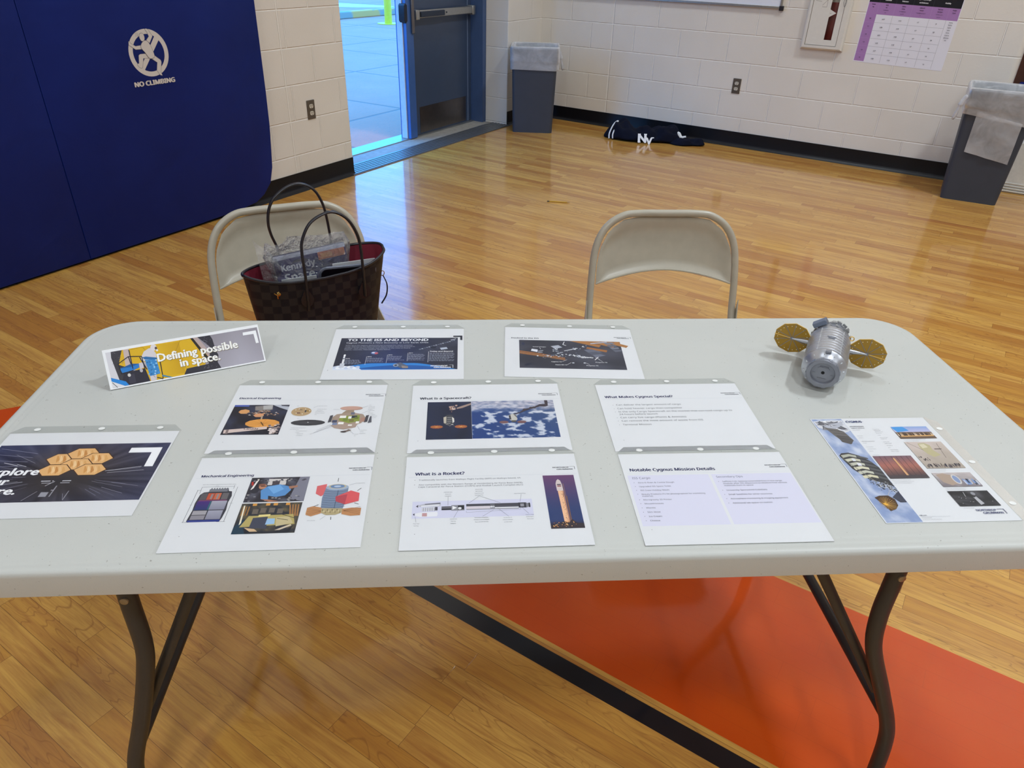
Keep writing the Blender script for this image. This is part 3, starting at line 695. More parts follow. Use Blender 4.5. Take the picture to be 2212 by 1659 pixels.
# ------------------------------------------------------------------ navy clothes on the floor
NAVY = plain('navy_cloth', (13, 17, 33), 0.9, 0, 0.2, 12, bump=0.4, bscale=300, spec=0.15)
WCL = plain('white_cloth', (226, 228, 232), 0.7)
def lump(name, pts, hts, wd, M, parent, mat, seed=0, rough=0.018):
    """soft heap: centre line pts, heights, widths"""
    C_ = crs([(p[0], p[1], 0) for p in pts], 6); H = crs([(h_, w_, 0) for h_, w_ in zip(hts, wd)], 6)
    rings = []
    for i, p in enumerate(C_):
        tdir = (C_[min(i+1, len(C_)-1)]-C_[max(i-1, 0)]).normalized(); nr = Vector((-tdir.y, tdir.x, 0)); hh, ww = max(0.004, H[i].x), max(0.004, H[i].y)
        ring = []
        for k in range(18):
            a = math.pi*(k/17); c, s = math.cos(a), math.sin(a)
            nz = mnoise.fractal(Vector((p.x*9+seed, p.y*9+c*1.5, s*2+seed)), 1.0, 2.0, 3)
            q = p + nr*(c*(ww/2)*(1+0.16*nz)); z = max(0.001, hh*s**0.75*(1+0.45*nz+0.16*math.sin(p.x*46+c*3.5+seed))) if 0 < k < 17 else 0.0012
            ring.append((q.x, q.y, z))
        rings.append(ring)
    b = MB(); b.loft(rings, True, True, True); return b.build(name, mat, parent, M, ang=180, sub=1)
cl = empty('sweatshirt', Matrix.Translation((1.15, 6.62, 0)), 'crumpled navy sweatshirt with white stripes and letters lying against the wall', 'sweatshirt')
lump('body', [(-0.38, 0.17), (-0.26, 0.15), (-0.10, 0.09), (0.08, 0.07), (0.22, 0.02), (0.30, -0.02)], [0.02, 0.135, 0.105, 0.11, 0.12, 0.02], [0.05, 0.26, 0.28, 0.25, 0.20, 0.06], None, cl, NAVY, 3)
lump('sleeve', [(0.18, -0.02), (0.28, -0.07), (0.36, -0.06), (0.44, -0.045), (0.455, -0.04)], [0.03, 0.05, 0.05, 0.06, 0.02], [0.05, 0.14, 0.13, 0.17, 0.08], None, cl, NAVY, 9)
b = MB()
for dx in (0.0, 0.032):
    P = crs([(-0.345+dx, 0.045, 0.012), (-0.345+dx, 0.045+0.010, 0.05), (-0.325+dx, 0.085, 0.094), (-0.30+dx*.6, 0.12, 0.125), (-0.27+dx*.2, 0.15, 0.142)], 5)
    b.tube(P, 0.009, 6, flat=(1.0, 0.7))
b.build('sleeve_stripe', WCL, cl)
cv = Canvas(0.15, 0.10)
cv.text('N', 0.06, 0.90, 'E6E8EE', cap=0.072, bold=0.05, sans=False); cv.text('V', 0.52, 1.06, 'E6E8EE', cap=0.058, bold=0.05, sans=False)
for x, y in ((0.02, 0.83), (0.38, 0.16), (0.02, 0.16), (0.80, 0.44)): cv.rect(x, y, x+0.17, y+0.08, 'E6E8EE')
cv.build('sewn_letters', DECAL, cl, Matrix.Translation((-0.035, -0.078, 0.052)) @ Matrix.Rotation(R(66), 4, 'X'))
b = MB(); b.tube(crs([(0.235, 0.05, 0.03), (0.26, 0.02, 0.075), (0.285, 0.0, 0.045), (0.33, -0.01, 0.05)], 5), [0.014]*5+[0.02]*6+[0.016]*5, 8); b.build('white_cuff', WCL, cl)
# pencil
pc = empty('pencil', Matrix.Translation((0.280, 4.766, 0.0045)) @ Matrix.Rotation(R(-6.5), 4, 'Z') @ Matrix.Rotation(R(90), 4, 'Y'), 'yellow pencil lying on the wooden floor', 'pencil')
b = MB(); b.cyl(0.0038, -0.065, 0.055, 6); b.build('barrel', plain('pencil_yellow', (196, 150, 30), 0.4), pc)
b = MB(); b.lathe([(0.0038, 0.0551), (0.0008, 0.075)], 6); b.build('point', plain('pencil_wood', (190, 150, 100), 0.6), pc)
b = MB(); b.cyl(0.004, -0.08, -0.0651, 8); b.build('ferrule', plain('pencil_ferrule', (70, 60, 50), 0.4), pc)

# ------------------------------------------------------------------ folding table
tb = empty('folding_table', M_T @ Matrix.Translation((0, 0, -0.74)), 'off-white plastic folding table with dark steel legs covered in printouts', 'table')
LT, DT, HT = 1.824, 0.76, 0.74
def oring(ins, z, r=0.095): return [(x, y, z) for x, y in rrect(LT-2*ins, DT-2*ins, max(0.02, r-ins), 10)]
b = MB(); rings = [oring(0.03, HT-0.045), oring(0.0, HT-0.045), oring(0.0, HT-0.010), oring(0.0012, HT-0.005), oring(0.004, HT-0.0018), oring(0.009, HT-0.0006), oring(0.0135, HT-0.0010), oring(0.016, HT-0.0013), oring(0.019, HT-0.0010), oring(0.0225, HT-0.0006), oring(0.026, HT-0.0010), oring(0.030, HT-0.0003), oring(0.034, HT)]
b.loft(rings, True, True, True); b.build('tabletop', TABLE, tb, ang=60)
LY = -DT/2+0.05
legp = [(-0.498, 0.693), (-0.500, 0.62), (-0.502, 0.53), (-0.516, 0.46), (-0.549, 0.345), (-0.585, 0.235), (-0.596, 0.17), (-0.603, 0.06), (-0.606, 0.002)]
for side in (-1, 1):
    for fy in (LY, -LY):
        if side < 0: P = [(x-0.108, fy, z) for x, z in legp]
        else: P = [(x-0.108, fy, z) for x, z in [(0.676, 0.693), (0.676, 0.62), (0.677, 0.54), (0.692, 0.46), (0.741, 0.345), (0.782, 0.245), (0.797, 0.18), (0.805, 0.09), (0.808, 0.002)]]
        b = MB(); b.tube(crs(P, 6), 0.0138, 14); b.box(P[0][0]-0.02, P[0][0]+0.02, fy-0.016, fy+0.016, 0.688, 0.694)
        lg = b.build('leg', LEGM, tb)
        b = MB(); b.lathe([(0.0065, 0), (0.006, 0.002), (0.003, 0.003)], 14, M=Matrix.Translation((P[0][0]+side*0.0005, fy-math.copysign(0.0132, -fy) if fy < 0 else fy+0.0132, 0.642)) @ Matrix.Rotation(R(90 if fy < 0 else -90), 4, 'X'))
        b.build('rivet', STEEL, lg)
        b = MB(); b.cyl(0.016, 0.0, 0.012, 12, M=Matrix.Translation((P[-1][0], fy, 0.0))); b.build('foot_cap', plain('foot_cap_black', (22, 22, 22), 0.6), lg)
    xs = (-0.575-0.108) if side < 0 else (0.773-0.108)
    b = MB(); b.tube([(xs, LY, 0.265), (xs, -LY, 0.265)], 0.011, 12); b.build('crossbar', LEGM, tb)
    for fy in (LY+0.028, -LY-0.028):
        if side < 0: pp = [(-0.555-0.108, fy, 0.33), (-0.385-0.108, fy, 0.694)]
        else: pp = [(0.756-0.108, fy, 0.305), (0.527-0.108, fy, 0.694)]
        b = MB(); b.tube(pp, 0.0095, 10, flat=(0.75, 1.0)); b.build('brace', LEGM, tb)

# ------------------------------------------------------------------ folding chairs
def make_chair(M, label):
    c = empty('folding_chair', M, label, 'chair', 'beige metal folding chairs')
    yb = lambda z: (z-0.64)*0.25
    side = [(0.205, 0.002), (0.232, 0.22), (0.233, 0.44), (0.230, 0.58), (0.220, 0.675), (0.190, 0.735), (0.140, 0.769), (0.085, 0.7765)]
    pts = [(-x, z) for x, z in side]+[(0.0, 0.7768)]+[(x, z) for x, z in side[::-1]]
    def yy(z): return yb(z) if z > 0.40 else yb(0.40)-(0.40-z)*0.55
    fr = MB(); fr.tube(crs([(x, yy(z), z) for x, z in pts], 6), 0.0112, 12); fr.build('frame', CHAIR, c)
    # pressed backrest
    b = MB(); rings = []; nx, nz = 28, 14
    def top(x):
        pr = [(0.0, 0.7665), (0.085, 0.765), (0.135, 0.757), (0.18, 0.725), (0.2085, 0.670), (0.2155, 0.62), (0.2165, 0.57)]
        ax = abs(x)
        for (a0, z0), (a1, z1) in zip(pr, pr[1:]):
            if ax <= a1: return z0+(z1-z0)*(ax-a0)/(a1-a0)
        return 0.57
    xs = [-0.2165+0.433*(0.5-0.5*math.cos(math.pi*i/nx)) for i in range(nx+1)]
    for x in xs:
        zt = top(x); zb = 0.607-0.040*(abs(x)/0.2165)**1.8; zt = max(zt, zb+0.002); ring = []
        for j in range(nz+1):
            z = zb+(zt-zb)*(0.5-0.5*math.cos(math.pi*j/nz))
            d = min((zt-z)*0.9, (0.2165-abs(x))*1.15, (z-zb)*1.6+0.012)
            dish = 0.012*min(1, max(0, (d-0.012)/0.028))
            ring.append((x, yb(z)-0.004+dish+0.010*(1-(x/0.2165)**2), z))
        rings.append(ring)
    b.loft(rings, False, False, False); b.build('backrest', CHAIR, c, ang=60, solid=0.002, recalc=False)
    b = MB(); b.tube([(x, yb(0.607-0.040*(abs(x)/0.2165)**1.8)-0.003+0.010*(1-(x/0.2165)**2), 0.607-0.040*(abs(x)/0.2165)**1.8) for x in xs], 0.0035, 8); b.build('rolled_edge', CHAIR, c)
    s = MB(); s.loft([[(x, y-0.235, z) for x, y in rrect(w, d, 0.06, 6)] for w, d, z in ((0.385, 0.385, 0.428), (0.40, 0.40, 0.430), (0.40, 0.40, 0.445), (0.385, 0.385, 0.450), (0.33, 0.33, 0.444))]); s.build('seat', CHAIR, c, ang=50)
    for sx in (-1, 1):
        l = MB(); l.tube([(sx*0.218, -0.13, 0.44), (sx*0.216, 0.02, 0.22), (sx*0.214, 0.16, 0.002)], 0.0105, 10); l.build('rear_leg', CHAIR, c)
        l = MB(); l.prism([(-0.20, 0.405), (-0.05, 0.40), (-0.035, 0.455), (-0.045, 0.52), (-0.060, 0.46), (-0.20, 0.44)], sx*0.2445-0.0015, sx*0.2445+0.0015, M=Matrix(((0, 0, 1, 0), (1, 0, 0, 0), (0, 1, 0, 0), (0, 0, 0, 1)))); l.build('hinge_bracket', CHAIR, c)
    l = MB(); l.tube([(-0.214, 0.03, 0.205), (0.214, 0.03, 0.205)], 0.007, 8); l.build('crossbar', CHAIR, c)
    l = MB(); l.tube([(-0.222, -0.31, 0.13), (0.222, -0.31, 0.13)], 0.007, 8) if False else l.tube([(-0.212, yy(0.12), 0.12), (0.212, yy(0.12), 0.12)], 0.007, 8); l.build('crossbar', CHAIR, c)
    return c
make_chair(Matrix.Translation((0.468, 2.138, 0)) @ Matrix.Rotation(R(4.6), 4, 'Z'), 'empty beige metal folding chair behind the middle of the table')
make_chair(Matrix.Translation((-0.697, 2.088, 0)) @ Matrix.Rotation(R(24.6), 4, 'Z'), 'beige metal folding chair holding the dark checked tote bag')

# ------------------------------------------------------------------ tote bag
def mat_check():
    t = NT('checked_canvas'); u = t.uv(); ck = t.add('ShaderNodeTexChecker'); t.put(u, ck.inputs['Vector']); ck.inputs['Scale'].default_value = 1.0
    ck.inputs['Color1'].default_value = lin((42, 37, 37))+(1,); ck.inputs['Color2'].default_value = lin((21, 18, 26))+(1,)
    mp = t.add('ShaderNodeMapping'); t.put(u, mp.inputs[0]); mp.inputs['Scale'].default_value = (9, 9, 9)
    n = t.noise(mp.outputs[0], 3, 2); t.set(t.mix(t.math('MULTIPLY', n, 0.25), ck.outputs[0], lin((26, 22, 26))), 0.5, 0, 0.25); t.bump(n, 0.1, 0.001); return t.m
CHECK = mat_check()
LEATH = plain('dark_leather', (15, 13, 24), 0.42, 0, 0.1, 30, coat=0.2, coatr=0.3)
REDL = plain('crimson_lining', (118, 22, 44), 0.7, 0, 0.08)
GOLD = plain('brass', (196, 160, 96), 0.25, 1.0)
BO = Matrix.Translation((-0.53, 1.80, 0.452)) @ Matrix.Rotation(R(31), 4, 'Z')
bg_ = empty('tote_bag', BO, 'dark brown checked tote bag with thin arched handles on the left chair', 'bag')
def bring(w, d, z, nn=48, dip=None, off=0.0, tip=0.0):
    P = []
    for k in range(nn):
        a = 2*math.pi*k/nn; c, s = math.cos(a), math.sin(a); e_ = 0.55
        x = math.copysign(abs(c)**e_, c)*w/2; y = math.copysign(abs(s)**e_, s)*d/2
        y *= (1-0.45*(abs(x)/(w/2))**4)
        zz = z+(dip(x/(w/2), y) if dip else 0)
        P.append(((x+off)*(1+tip*0), y, zz))
    return P
def dipf(xn, y): return (0.022*abs(xn)**2.2 - 0.008 + 0.004*xn) if y < 0 else (0.010*abs(xn)**2.0+0.004+0.010*xn)
ringsO = [bring(0.29, 0.13, 0.0, off=-0.01), bring(0.305, 0.14, 0.012, off=-0.01), bring(0.325, 0.145, 0.10, off=-0.010), bring(0.350, 0.15, 0.19, off=-0.008), bring(0.378, 0.155, 0.275, dip=dipf, off=-0.004)]
nn = 48; bm_ = MB(); bm_.loft(ringsO, True, True, False)
body = bm_.build('body', CHECK, bg_, ang=50)
uvl = body.data.uv_layers.new(name='uv')
for p in body.data.polygons:
    ks = [body.data.loops[li].vertex_index % nn for li in p.loop_indices]; wrap = max(ks)-min(ks) > nn/2
    for li in p.loop_indices:
        vi = body.data.loops[li].vertex_index; k = vi % nn; co = body.data.vertices[vi].co
        a = k/nn if not (wrap and k < nn/2) else k/nn+1
        x = co.x
        u_ = (x/0.0205 if p.normal.y < -0.25 else (40+x/0.0205 if p.normal.y > 0.25 else co.y/0.0205+60.5))
        uvl.data[li].uv = (u_/1.0, co.z/0.0205)
inn_ = [[(x*0.985, y*0.97, z) for x, y, z in r] for r in ringsO]
b = MB(); b.loft([inn_[4], inn_[3], inn_[2], inn_[1]], True, False, True); b.build('lining', REDL, bg_, ang=60, recalc=False)
b = MB(); b.tube([Vector(p) for p in ringsO[4]], 0.0038, 8, closed=True); b.build('rim_piping', LEATH, bg_)
def handle(pts, y0, ysgn):
    P = crs(pts, 6); b = MB(); b.tube(P, 0.0052, 10, flat=(1.0, 0.7)); h = b.build('handle', LEATH, bg_)
    return h
z_ = -0.452
fh = handle([(-0.058, -0.083, 0.640+z_), (-0.056, -0.084, 0.735+z_), (-0.056, -0.079, 0.793+z_), (-0.050, -0.075, 0.828+z_), (-0.026, -0.073, 0.867+z_), (0.011, -0.072, 0.886+z_), (0.041, -0.072, 0.886+z_), (0.073, -0.073, 0.862+z_), (0.093, -0.075, 0.82+z_), (0.098, -0.078, 0.779+z_), (0.097, -0.083, 0.728+z_), (0.097, -0.084, 0.650+z_)], -1, -1)
bh = handle([(-0.075, 0.079, 0.66+z_), (-0.078, 0.078, 0.745+z_), (-0.092, 0.077, 0.80+z_), (-0.095, 0.076, 0.835+z_), (-0.087, 0.075, 0.872+z_), (-0.068, 0.075, 0.900+z_), (-0.033, 0.074, 0.922+z_), (0.001, 0.074, 0.925+z_), (0.033, 0.075, 0.906+z_), (0.051, 0.075, 0.872+z_), (0.060, 0.076, 0.83+z_), (0.066, 0.078, 0.753+z_), (0.068, 0.079, 0.66+z_)], 1, 1)
def drop(cx, y, cz, par):
    b = MB(); pts = [(cx+0.017*math.sin(R(a))*(1.0 if math.cos(R(a)) < 0 else 1-0.62*math.cos(R(a))), cz-0.030*math.cos(R(a+180))*(1 if math.cos(R(a)) > 0 else 0.75)) for a in range(0, 360, 15)]
    b.prism(pts, 0, 0.003, M=Matrix.Translation((0, y, 0)) @ Mx); b.build('handle_tab', LEATH, par)
drop(-0.058, -0.0795, 0.672+z_, fh); drop(0.097, -0.0795, 0.665+z_, fh)
b = MB(); b.lathe([(0.006, 0), (0.005, 0.003), (0.001, 0.005)], 12, M=Matrix.Translation((-0.128, -0.080, 0.700+z_)) @ Mx); b.tube([(-0.139, -0.082, 0.705+z_), (-0.132, -0.085, 0.699+z_), (-0.131, -0.083, 0.689+z_)], 0.0015, 6); b.build('stud', GOLD, bg_)
b = MB(); b.tube([(0.176+0.006*math.cos(R(a)), -0.01, 0.674+z_+0.007*math.sin(R(a))) for a in range(0, 360, 30)], 0.0012, 6, closed=True); b.build('side_ring', GOLD, bg_)
b = MB(); b.tube(crs([(0.177, -0.012, 0.668+z_), (0.186, -0.014, 0.64+z_), (0.182, -0.016, 0.61+z_), (0.164, -0.02, 0.587+z_)], 5), 0.0030, 8, flat=(1.2, 0.5)); b.build('side_strap', LEATH, bg_)
# things in the bag
NB = plain('navy_packet', (26, 34, 84), 0.35, 0, 0.1)
pk = empty('souvenir_packet', BO @ Matrix.Translation((-0.004, 0.014, 0.192)) @ Matrix.Rotation(R(-3), 4, 'Y') @ Matrix.Rotation(R(-14), 4, 'X'), 'dark blue packet in crinkled clear wrap sticking out of the tote bag', 'packet')
b = MB(); b.box(-0.098, 0.100, -0.009, 0.009, 0.0, 0.118); b.build('card_box', NB, pk, bevel=0.002)
cv = Canvas(0.196, 0.116, dz=1e-5)
cv.rect(0, 0, 1, 1, '16206A'); cv.rect(0, 0, 1, 0.10, 'B9BFD2'); cv.poly([(0.28, 0.16), (0.42, 0.16), (0.46, 0.22), (0.22, 0.22)], '121A4A')
cv.text('Kennedy', 0.08, 0.36, 'D4D8E6', width=0.46, bold=0.03); cv.text('Space', 0.10, 0.62, 'D4D8E6', width=0.40, bold=0.03); cv.text('Center', 0.12, 0.86, 'D4D8E6', width=0.38, bold=0.02)
cv.rect(0.60, 0.10, 0.98, 0.28, 'C8785A'); cv.rect(0.64, 0.14, 0.80, 0.24, 'E0A070'); cv.poly([(0.55, 0.55), (0.95, 0.5), (0.9, 0.9), (0.6, 0.95)], '2A4A8A')
cv.build('printed_front', INK, pk, Matrix.Translation((0.001, -0.0096, 0.059)) @ Mx)
b = MB(); rings = []; random.seed(5)
for j in range(11):
    z = -0.01+0.155*j/10; ring = []
    for k in range(40):
        a = 2*math.pi*k/40; c, s = math.cos(a), math.sin(a)
        x = math.copysign(abs(c)**0.5, c)*(0.110+0.006*math.sin(j)); y = math.copysign(abs(s)**0.6, s)*(0.019 if j < 9 else 0.010)
        nz = mnoise.fractal(Vector((x*35, z*40, y*60)), 1.0, 2.0, 3)
        spike = 0.020*max(0, mnoise.noise(Vector((x*28, 1.7, j*0.2)))) if j > 7 else 0
        ring.append((x*(1+0.03*nz), y+0.006*nz, z+0.006*nz+spike*(1.6 if j == 10 else 0.8)))
    rings.append(ring)
b.loft(rings, True, False, False); b.build('clear_wrap', CRINKLE, pk, ang=15, recalc=False)
b = MB(); rings = []
for j in range(6):
    rings.append([(-0.085-0.05*j/5+0.004*mnoise.noise(Vector((j, k*0.7, 3))), -0.014+0.026*math.sin(k*1.3)*0.5*(1-j/7), 0.045+0.018*k*(0.65+0.06*j)-0.012*j*(1 if k < 3 else -0.4)+0.008*mnoise.noise(Vector((j*0.9, k*1.1, 0)))) for k in range(7)])
b.loft(rings, False, False, False); b.build('wrap_tail', CRINKLE, pk, ang=15, recalc=False)
tbm = empty('tablet_case', BO @ Matrix.Translation((0.058, -0.036, 0.168)) @ Matrix.Rotation(R(5), 4, 'Y') @ Matrix.Rotation(R(8), 4, 'X'), 'black tablet with a grey rounded rim inside the tote bag', 'tablet')
b = MB(); b.prism(rrect(0.150, 0.22, 0.016, 6), -0.004, 0.004, M=Matrix(((1, 0, 0, 0), (0, 0, -1, 0), (0, 1, 0, 0), (0, 0, 0, 1)))); b.build('screen', plain('tablet_black', (12, 13, 18), 0.15), tbm)
b = MB(); b.tube([(x, 0, y) for x, y in rrect(0.150, 0.22, 0.016, 6)], 0.0048, 8, closed=True); b.build('rim', plain('tablet_rim', (92, 98, 112), 0.3, 0.3), tbm)
for nm_, lb_, y_, x0_, x1_, zz_, cc_ in (('folder', 'grey folder edge showing at the front inside the tote bag', -0.056, -0.12, -0.03, 0.270, (150, 154, 158)), ('folder', 'pale folder edge showing behind the tablet in the tote bag', -0.004, 0.03, 0.150, 0.273, (184, 186, 190))):
    mg = MB(); mg.box(x0_, x1_, y_-0.0015, y_+0.0015, 0.02, zz_)
    tag(mg.build(nm_, plain('folder_stock', cc_, 0.5), mat=BO @ Matrix.Rotation(R(2), 4, 'Y')), lb_, 'folder')

# ------------------------------------------------------------------ spacecraft model
MET = plain('satin_silver', (196, 199, 206), 0.34, 0.8, 0.05, 80)
METB = plain('matt_grey_metal', (140, 143, 152), 0.42, 0.5, 0.05)
GLD = plain('solar_gold', (172, 132, 40), 0.38, 0.25, 0.06, 40)
GLDL = plain('gold_edge', (236, 196, 110), 0.35, 0.3)
SM_ = Matrix.Translation((0.650, 1.314, 0.740)) @ Matrix.Rotation(R(-24.9), 4, 'Z')
sm_ = empty('spacecraft_model', SM_, 'silver spacecraft model with two round gold solar arrays at the right of the table', 'model')
RB = 0.041
AX = Matrix.Translation((0, 0, RB+0.0006)) @ Matrix.Rotation(R(90), 4, 'X')       # local z -> -y (towards the viewer)
b = MB(); prof = [(0.030, -0.018), (RB-0.003, -0.016), (RB-0.001, -0.010)]
z = -0.010
for k in range(9):
    z0 = -0.008+k*0.0115; prof += [(RB-0.0012, z0), (RB, z0+0.001), (RB, z0+0.0098), (RB-0.0012, z0+0.0108)]
prof += [(RB, 0.098), (RB, 0.104), (RB-0.001, 0.106), (0.0315, 0.1185), (0.0300, 0.1195)]
b.lathe(prof, 56, M=AX); b.build('pressure_hull', MET, sm_, ang=25)
b = MB(); b.lathe([(0.0300, 0.1195), (0.0305, 0.1265), (0.0290, 0.128), (0.0225, 0.1278), (0.0215, 0.1262), (0.0215, 0.1215), (0.0001, 0.1212)], 40, M=AX, caps=(True, True))
for k in range(12):
    a = R(15+30*k); b.box(-0.0035, 0.0035, 0.0285, 0.0312, 0.1195, 0.1272, M=AX @ Matrix.Rotation(a, 4, 'Z'))
hf = b.build('docking_ring', METB, sm_, ang=25)
b = MB(); b.prism(rrect(0.022, 0.022, 0.004, 4), 0.1213, 0.1222, M=AX); b.box(-0.008, 0.008, 0.0125, 0.0132, 0.1213, 0.1226, M=AX); b.box(-0.008, 0.008, -0.0132, -0.0125, 0.1213, 0.1226, M=AX); b.box(-0.019, -0.014, -0.003, -0.002, 0.1213, 0.1226, M=AX); b.box(0.014, 0.019, -0.003, -0.002, 0.1213, 0.1226, M=AX); b.build('hatch', METB, hf)
b = MB(); b.cyl(0.0032, 0.1222, 0.1228, 16, M=AX); b.build('mounting_hole', plain('hole_black', (6, 6, 8), 0.8), hf)
b = MB()
for s_ in (-1, 1):                                    # rows of small fastener tabs
    for k in range(17): b.box(-0.0009, 0.0009, RB-0.0005, RB+0.0008, -0.004+k*0.0062, 0.0000+k*0.0062-0.0002, M=AX @ Matrix.Rotation(R(31*s_), 4, 'Z'))
for k in range(12): b.box(-0.0006, 0.0006, 0.033, 0.0372, 0.1085, 0.1145, M=AX @ Matrix.Translation((0, 0, 0)) @ Matrix.Rotation(R(30*k+10), 4, 'Z'))
b.build('fastener_tabs', plain('bright_tabs', (214, 216, 218), 0.3, 0.4), sm_)
for nm_, bx_ in (('grapple_bar', (-0.006, 0.006, RB-0.0005, RB+0.0012, 0.048, 0.0495)), ('hull_groove', (-0.0085, 0.0085, RB-0.0005, RB+0.0009, 0.042, 0.0425)), ('nose_plate', (-0.005, 0.005, RB-0.003, RB+0.001, 0.1045, 0.113))):
    b = MB(); b.box(*bx_, M=AX); b.build(nm_, METB, sm_)
b = MB(); b.box(-0.014, 0.014, 0.030, 0.0395, -0.030, -0.013, M=AX @ Matrix.Rotation(R(36), 4, 'Z') @ Matrix.Translation((0, 0.012, 0))); b.build('radiator_box', plain('box_blue_grey', (128, 140, 160), 0.3, 0.6), sm_, bevel=0.001)
b = MB(); b.lathe([(0.022, -0.052), (0.034, -0.048), (0.036, -0.020), (0.030, -0.018)], 24, M=AX); sv = b.build('service_module', METB, sm_, ang=30)
random.seed(11); b = MB()
for k in range(90):
    a = random.uniform(0, 360); zz = random.uniform(-0.05, -0.014); r0 = 0.0335; sx, sy, sz = random.uniform(.0015, .005), random.uniform(.002, .0065), random.uniform(.0012, .004)
    b.box(-sx, sx, r0, r0+sy, zz-sz, zz+sz, M=AX @ Matrix.Rotation(R(a), 4, 'Z') @ Matrix.Translation((0, 0, 0)))
b.build('equipment_boxes', plain('equipment_mix', (168, 170, 172), 0.35, 0.5, 0.35, 400), sv, sm=False)
b = MB(); b.tube([(0.0385+0.0045*math.cos(R(a)), 0.016, RB+0.020+0.0045*math.sin(R(a))) for a in range(0, 360, 30)], 0.0011, 6, closed=True); b.build('gold_ring', GLDL, sm_)
RA = 0.0368
for s_, yo in ((-1, 0.0), (1, 0.0)):
    ar = MB(); x0, x1 = s_*0.0385, s_*0.0725
    rr = [[(x, -0.000+rad*math.cos(R(a)), RB+rad*1.25*math.sin(R(a))) for a in range(0, 360, 30)] for x, rad in ((x0-s_*0.004, 0.0042), (x0+s_*0.012, 0.0036), (x1, 0.0011))]
    ar.loft(rr); ar.build('array_arm', MET, sm_, ang=60)
    AM = Matrix.Translation((s_*0.0725, 0.002, RB+0.0005)) @ Matrix.Rotation(R(90+9), 4, 'X') @ Matrix.Rotation(R(3), 4, 'Z')
    N_ = 10; P = [(RA*math.cos(2*math.pi*(k+0.35)/N_), RA*math.sin(2*math.pi*(k+0.35)/N_)) for k in range(N_)]
    b = MB(); b.prism(P, -0.0007, 0.0007); ga = b.build('solar_array', GLD, sm_, AM, sm=False)
    b = MB()
    for k in range(N_):
        x, y = P[k]; a = math.atan2(y, x); b.box(0.002, RA-0.0006, -0.00045, 0.00045, 0.0007, 0.0012, M=Matrix.Rotation(a, 4, 'Z'))
    b.cyl(0.0032, 0.0007, 0.0022, 12); b.build('ribs', METB, ga)
    b = MB(); a = R(171 if s_ < 0 else -9); b.box(0.004, RA-0.0005, -0.0008, 0.0008, 0.0008, 0.0016, M=Matrix.Rotation(a, 4, 'Z'))
    for k in range(N_):
        x, y = P[k]; x2, y2 = P[(k+1) % N_]
        if 0.5*(y+y2) > 0.015: b.tube([(x, y, 0), (x2, y2, 0)], 0.0008, 6)
    b.build('bright_spar', GLDL, ga)
    b = MB()
    for k in range(22):
        a = 2*math.pi*k/22; rr_ = RA*0.80; b.cyl(0.0009, 0.0007, 0.0010, 8, M=Matrix.Translation((rr_*math.cos(a), rr_*math.sin(a), 0)))
    b.build('pin_holes', plain('pin_dot', (250, 240, 205), 0.5), ga)
# ------------------------------------------------------------------ printed sheets
LW, LH = 0.2794, 0.2159
PAPER = plain('white_paper', (224, 225, 227), 0.55, 0, 0.01, 12)
def sheet(pose, draw, label, portrait=False, name='printed_page'):
    x, y, a = pose; w, h = (LH, LW) if portrait else (LW, LH)
    M = Matrix.Translation((x, y, 0.7402)) @ Matrix.Rotation(R(a), 4, 'Z')
    o = empty(name, M, label, 'printed page', 'printed pages in clear sleeves on the table')
    b = MB(); b.box(-w/2, w/2, -h/2, h/2, 0.0001, 0.0006); b.build('paper', PAPER, o, sm=False)
    cv = Canvas(w, h, z0=0.00062); draw(cv); cv.build('print', INK, o)
    # clear sleeve with punched margin
    b = MB(); z = 0.0019
    if portrait: b.add([(-w/2-0.002, -h/2-0.003, z), (w/2+0.001, -h/2-0.003, z), (w/2+0.001, h/2+0.003, z), (-w/2-0.002, h/2+0.003, z)], [(0, 1, 2, 3)])
    else: b.add([(-w/2-0.004, -h/2-0.002, z), (w/2+0.003, -h/2-0.002, z), (w/2+0.003, h/2+0.001, z), (-w/2-0.004, h/2+0.001, z)], [(0, 1, 2, 3)])
    b.build('sleeve', SLEEVE, o, sm=False)
    b = MB(); t0, t1, zz, zt = 0.0015, 0.0205, 0.0006, 0.0012
    if portrait: P = [(w/2+t0, -h/2-0.002), (w/2+t1, -h/2+0.012), (w/2+t1, h/2-0.014), (w/2+t0, h/2+0.002)]
    else: P = [(-w/2-0.003, h/2+t0), (w/2+0.003, h/2+t0), (w/2-0.014, h/2+t1), (-w/2+0.014, h/2+t1)]
    b.add([(x, y, zz) for x, y in P], [(0, 1, 2, 3)]); mg = b.build('sleeve_margin', SLEEVE_EDGE, o, sm=False)
    for f in (-0.36, 0.02, 0.37):
        c = (w/2+0.011, f*h) if portrait else (f*w, h/2+0.011); b = MB()
        b.prism([(c[0]+0.0055*math.cos(R(k)), c[1]+0.0042*math.sin(R(k))) for k in range(0, 360, 24)], zz+0.0001, zz+0.0003)
        b.build('punched_hole', HOLE, mg, sm=False)
    return o
TX, NAV = '353A48', '232B55'
def logo(c, x0, y, w=0.135, col='2E3440'):
    c.text('NORTHROP', x0, y, col, width=w*0.74, cap=0.0036, bold=0.035); c.text('GRUMMAN', x0+w*0.17, y+0.023, col, width=w*0.72, cap=0.0036, bold=0.035)
    c.line((x0+w*0.77, y-0.015), (x0+w, y-0.015), 0.0005, col); c.line((x0+w, y-0.0145), (x0+w, y+0.02), 0.0007, col)
def head(c, title, x, y, w, ly=0.245):
    c.text(title, x, y, NAV, width=w, bold=0.03); c.line((0.02, ly), (0.99, ly), 0.0003, 'B9BEC8')
    c.ell(0.075, 0.85, 0.002, 0.003, '555555', 8)
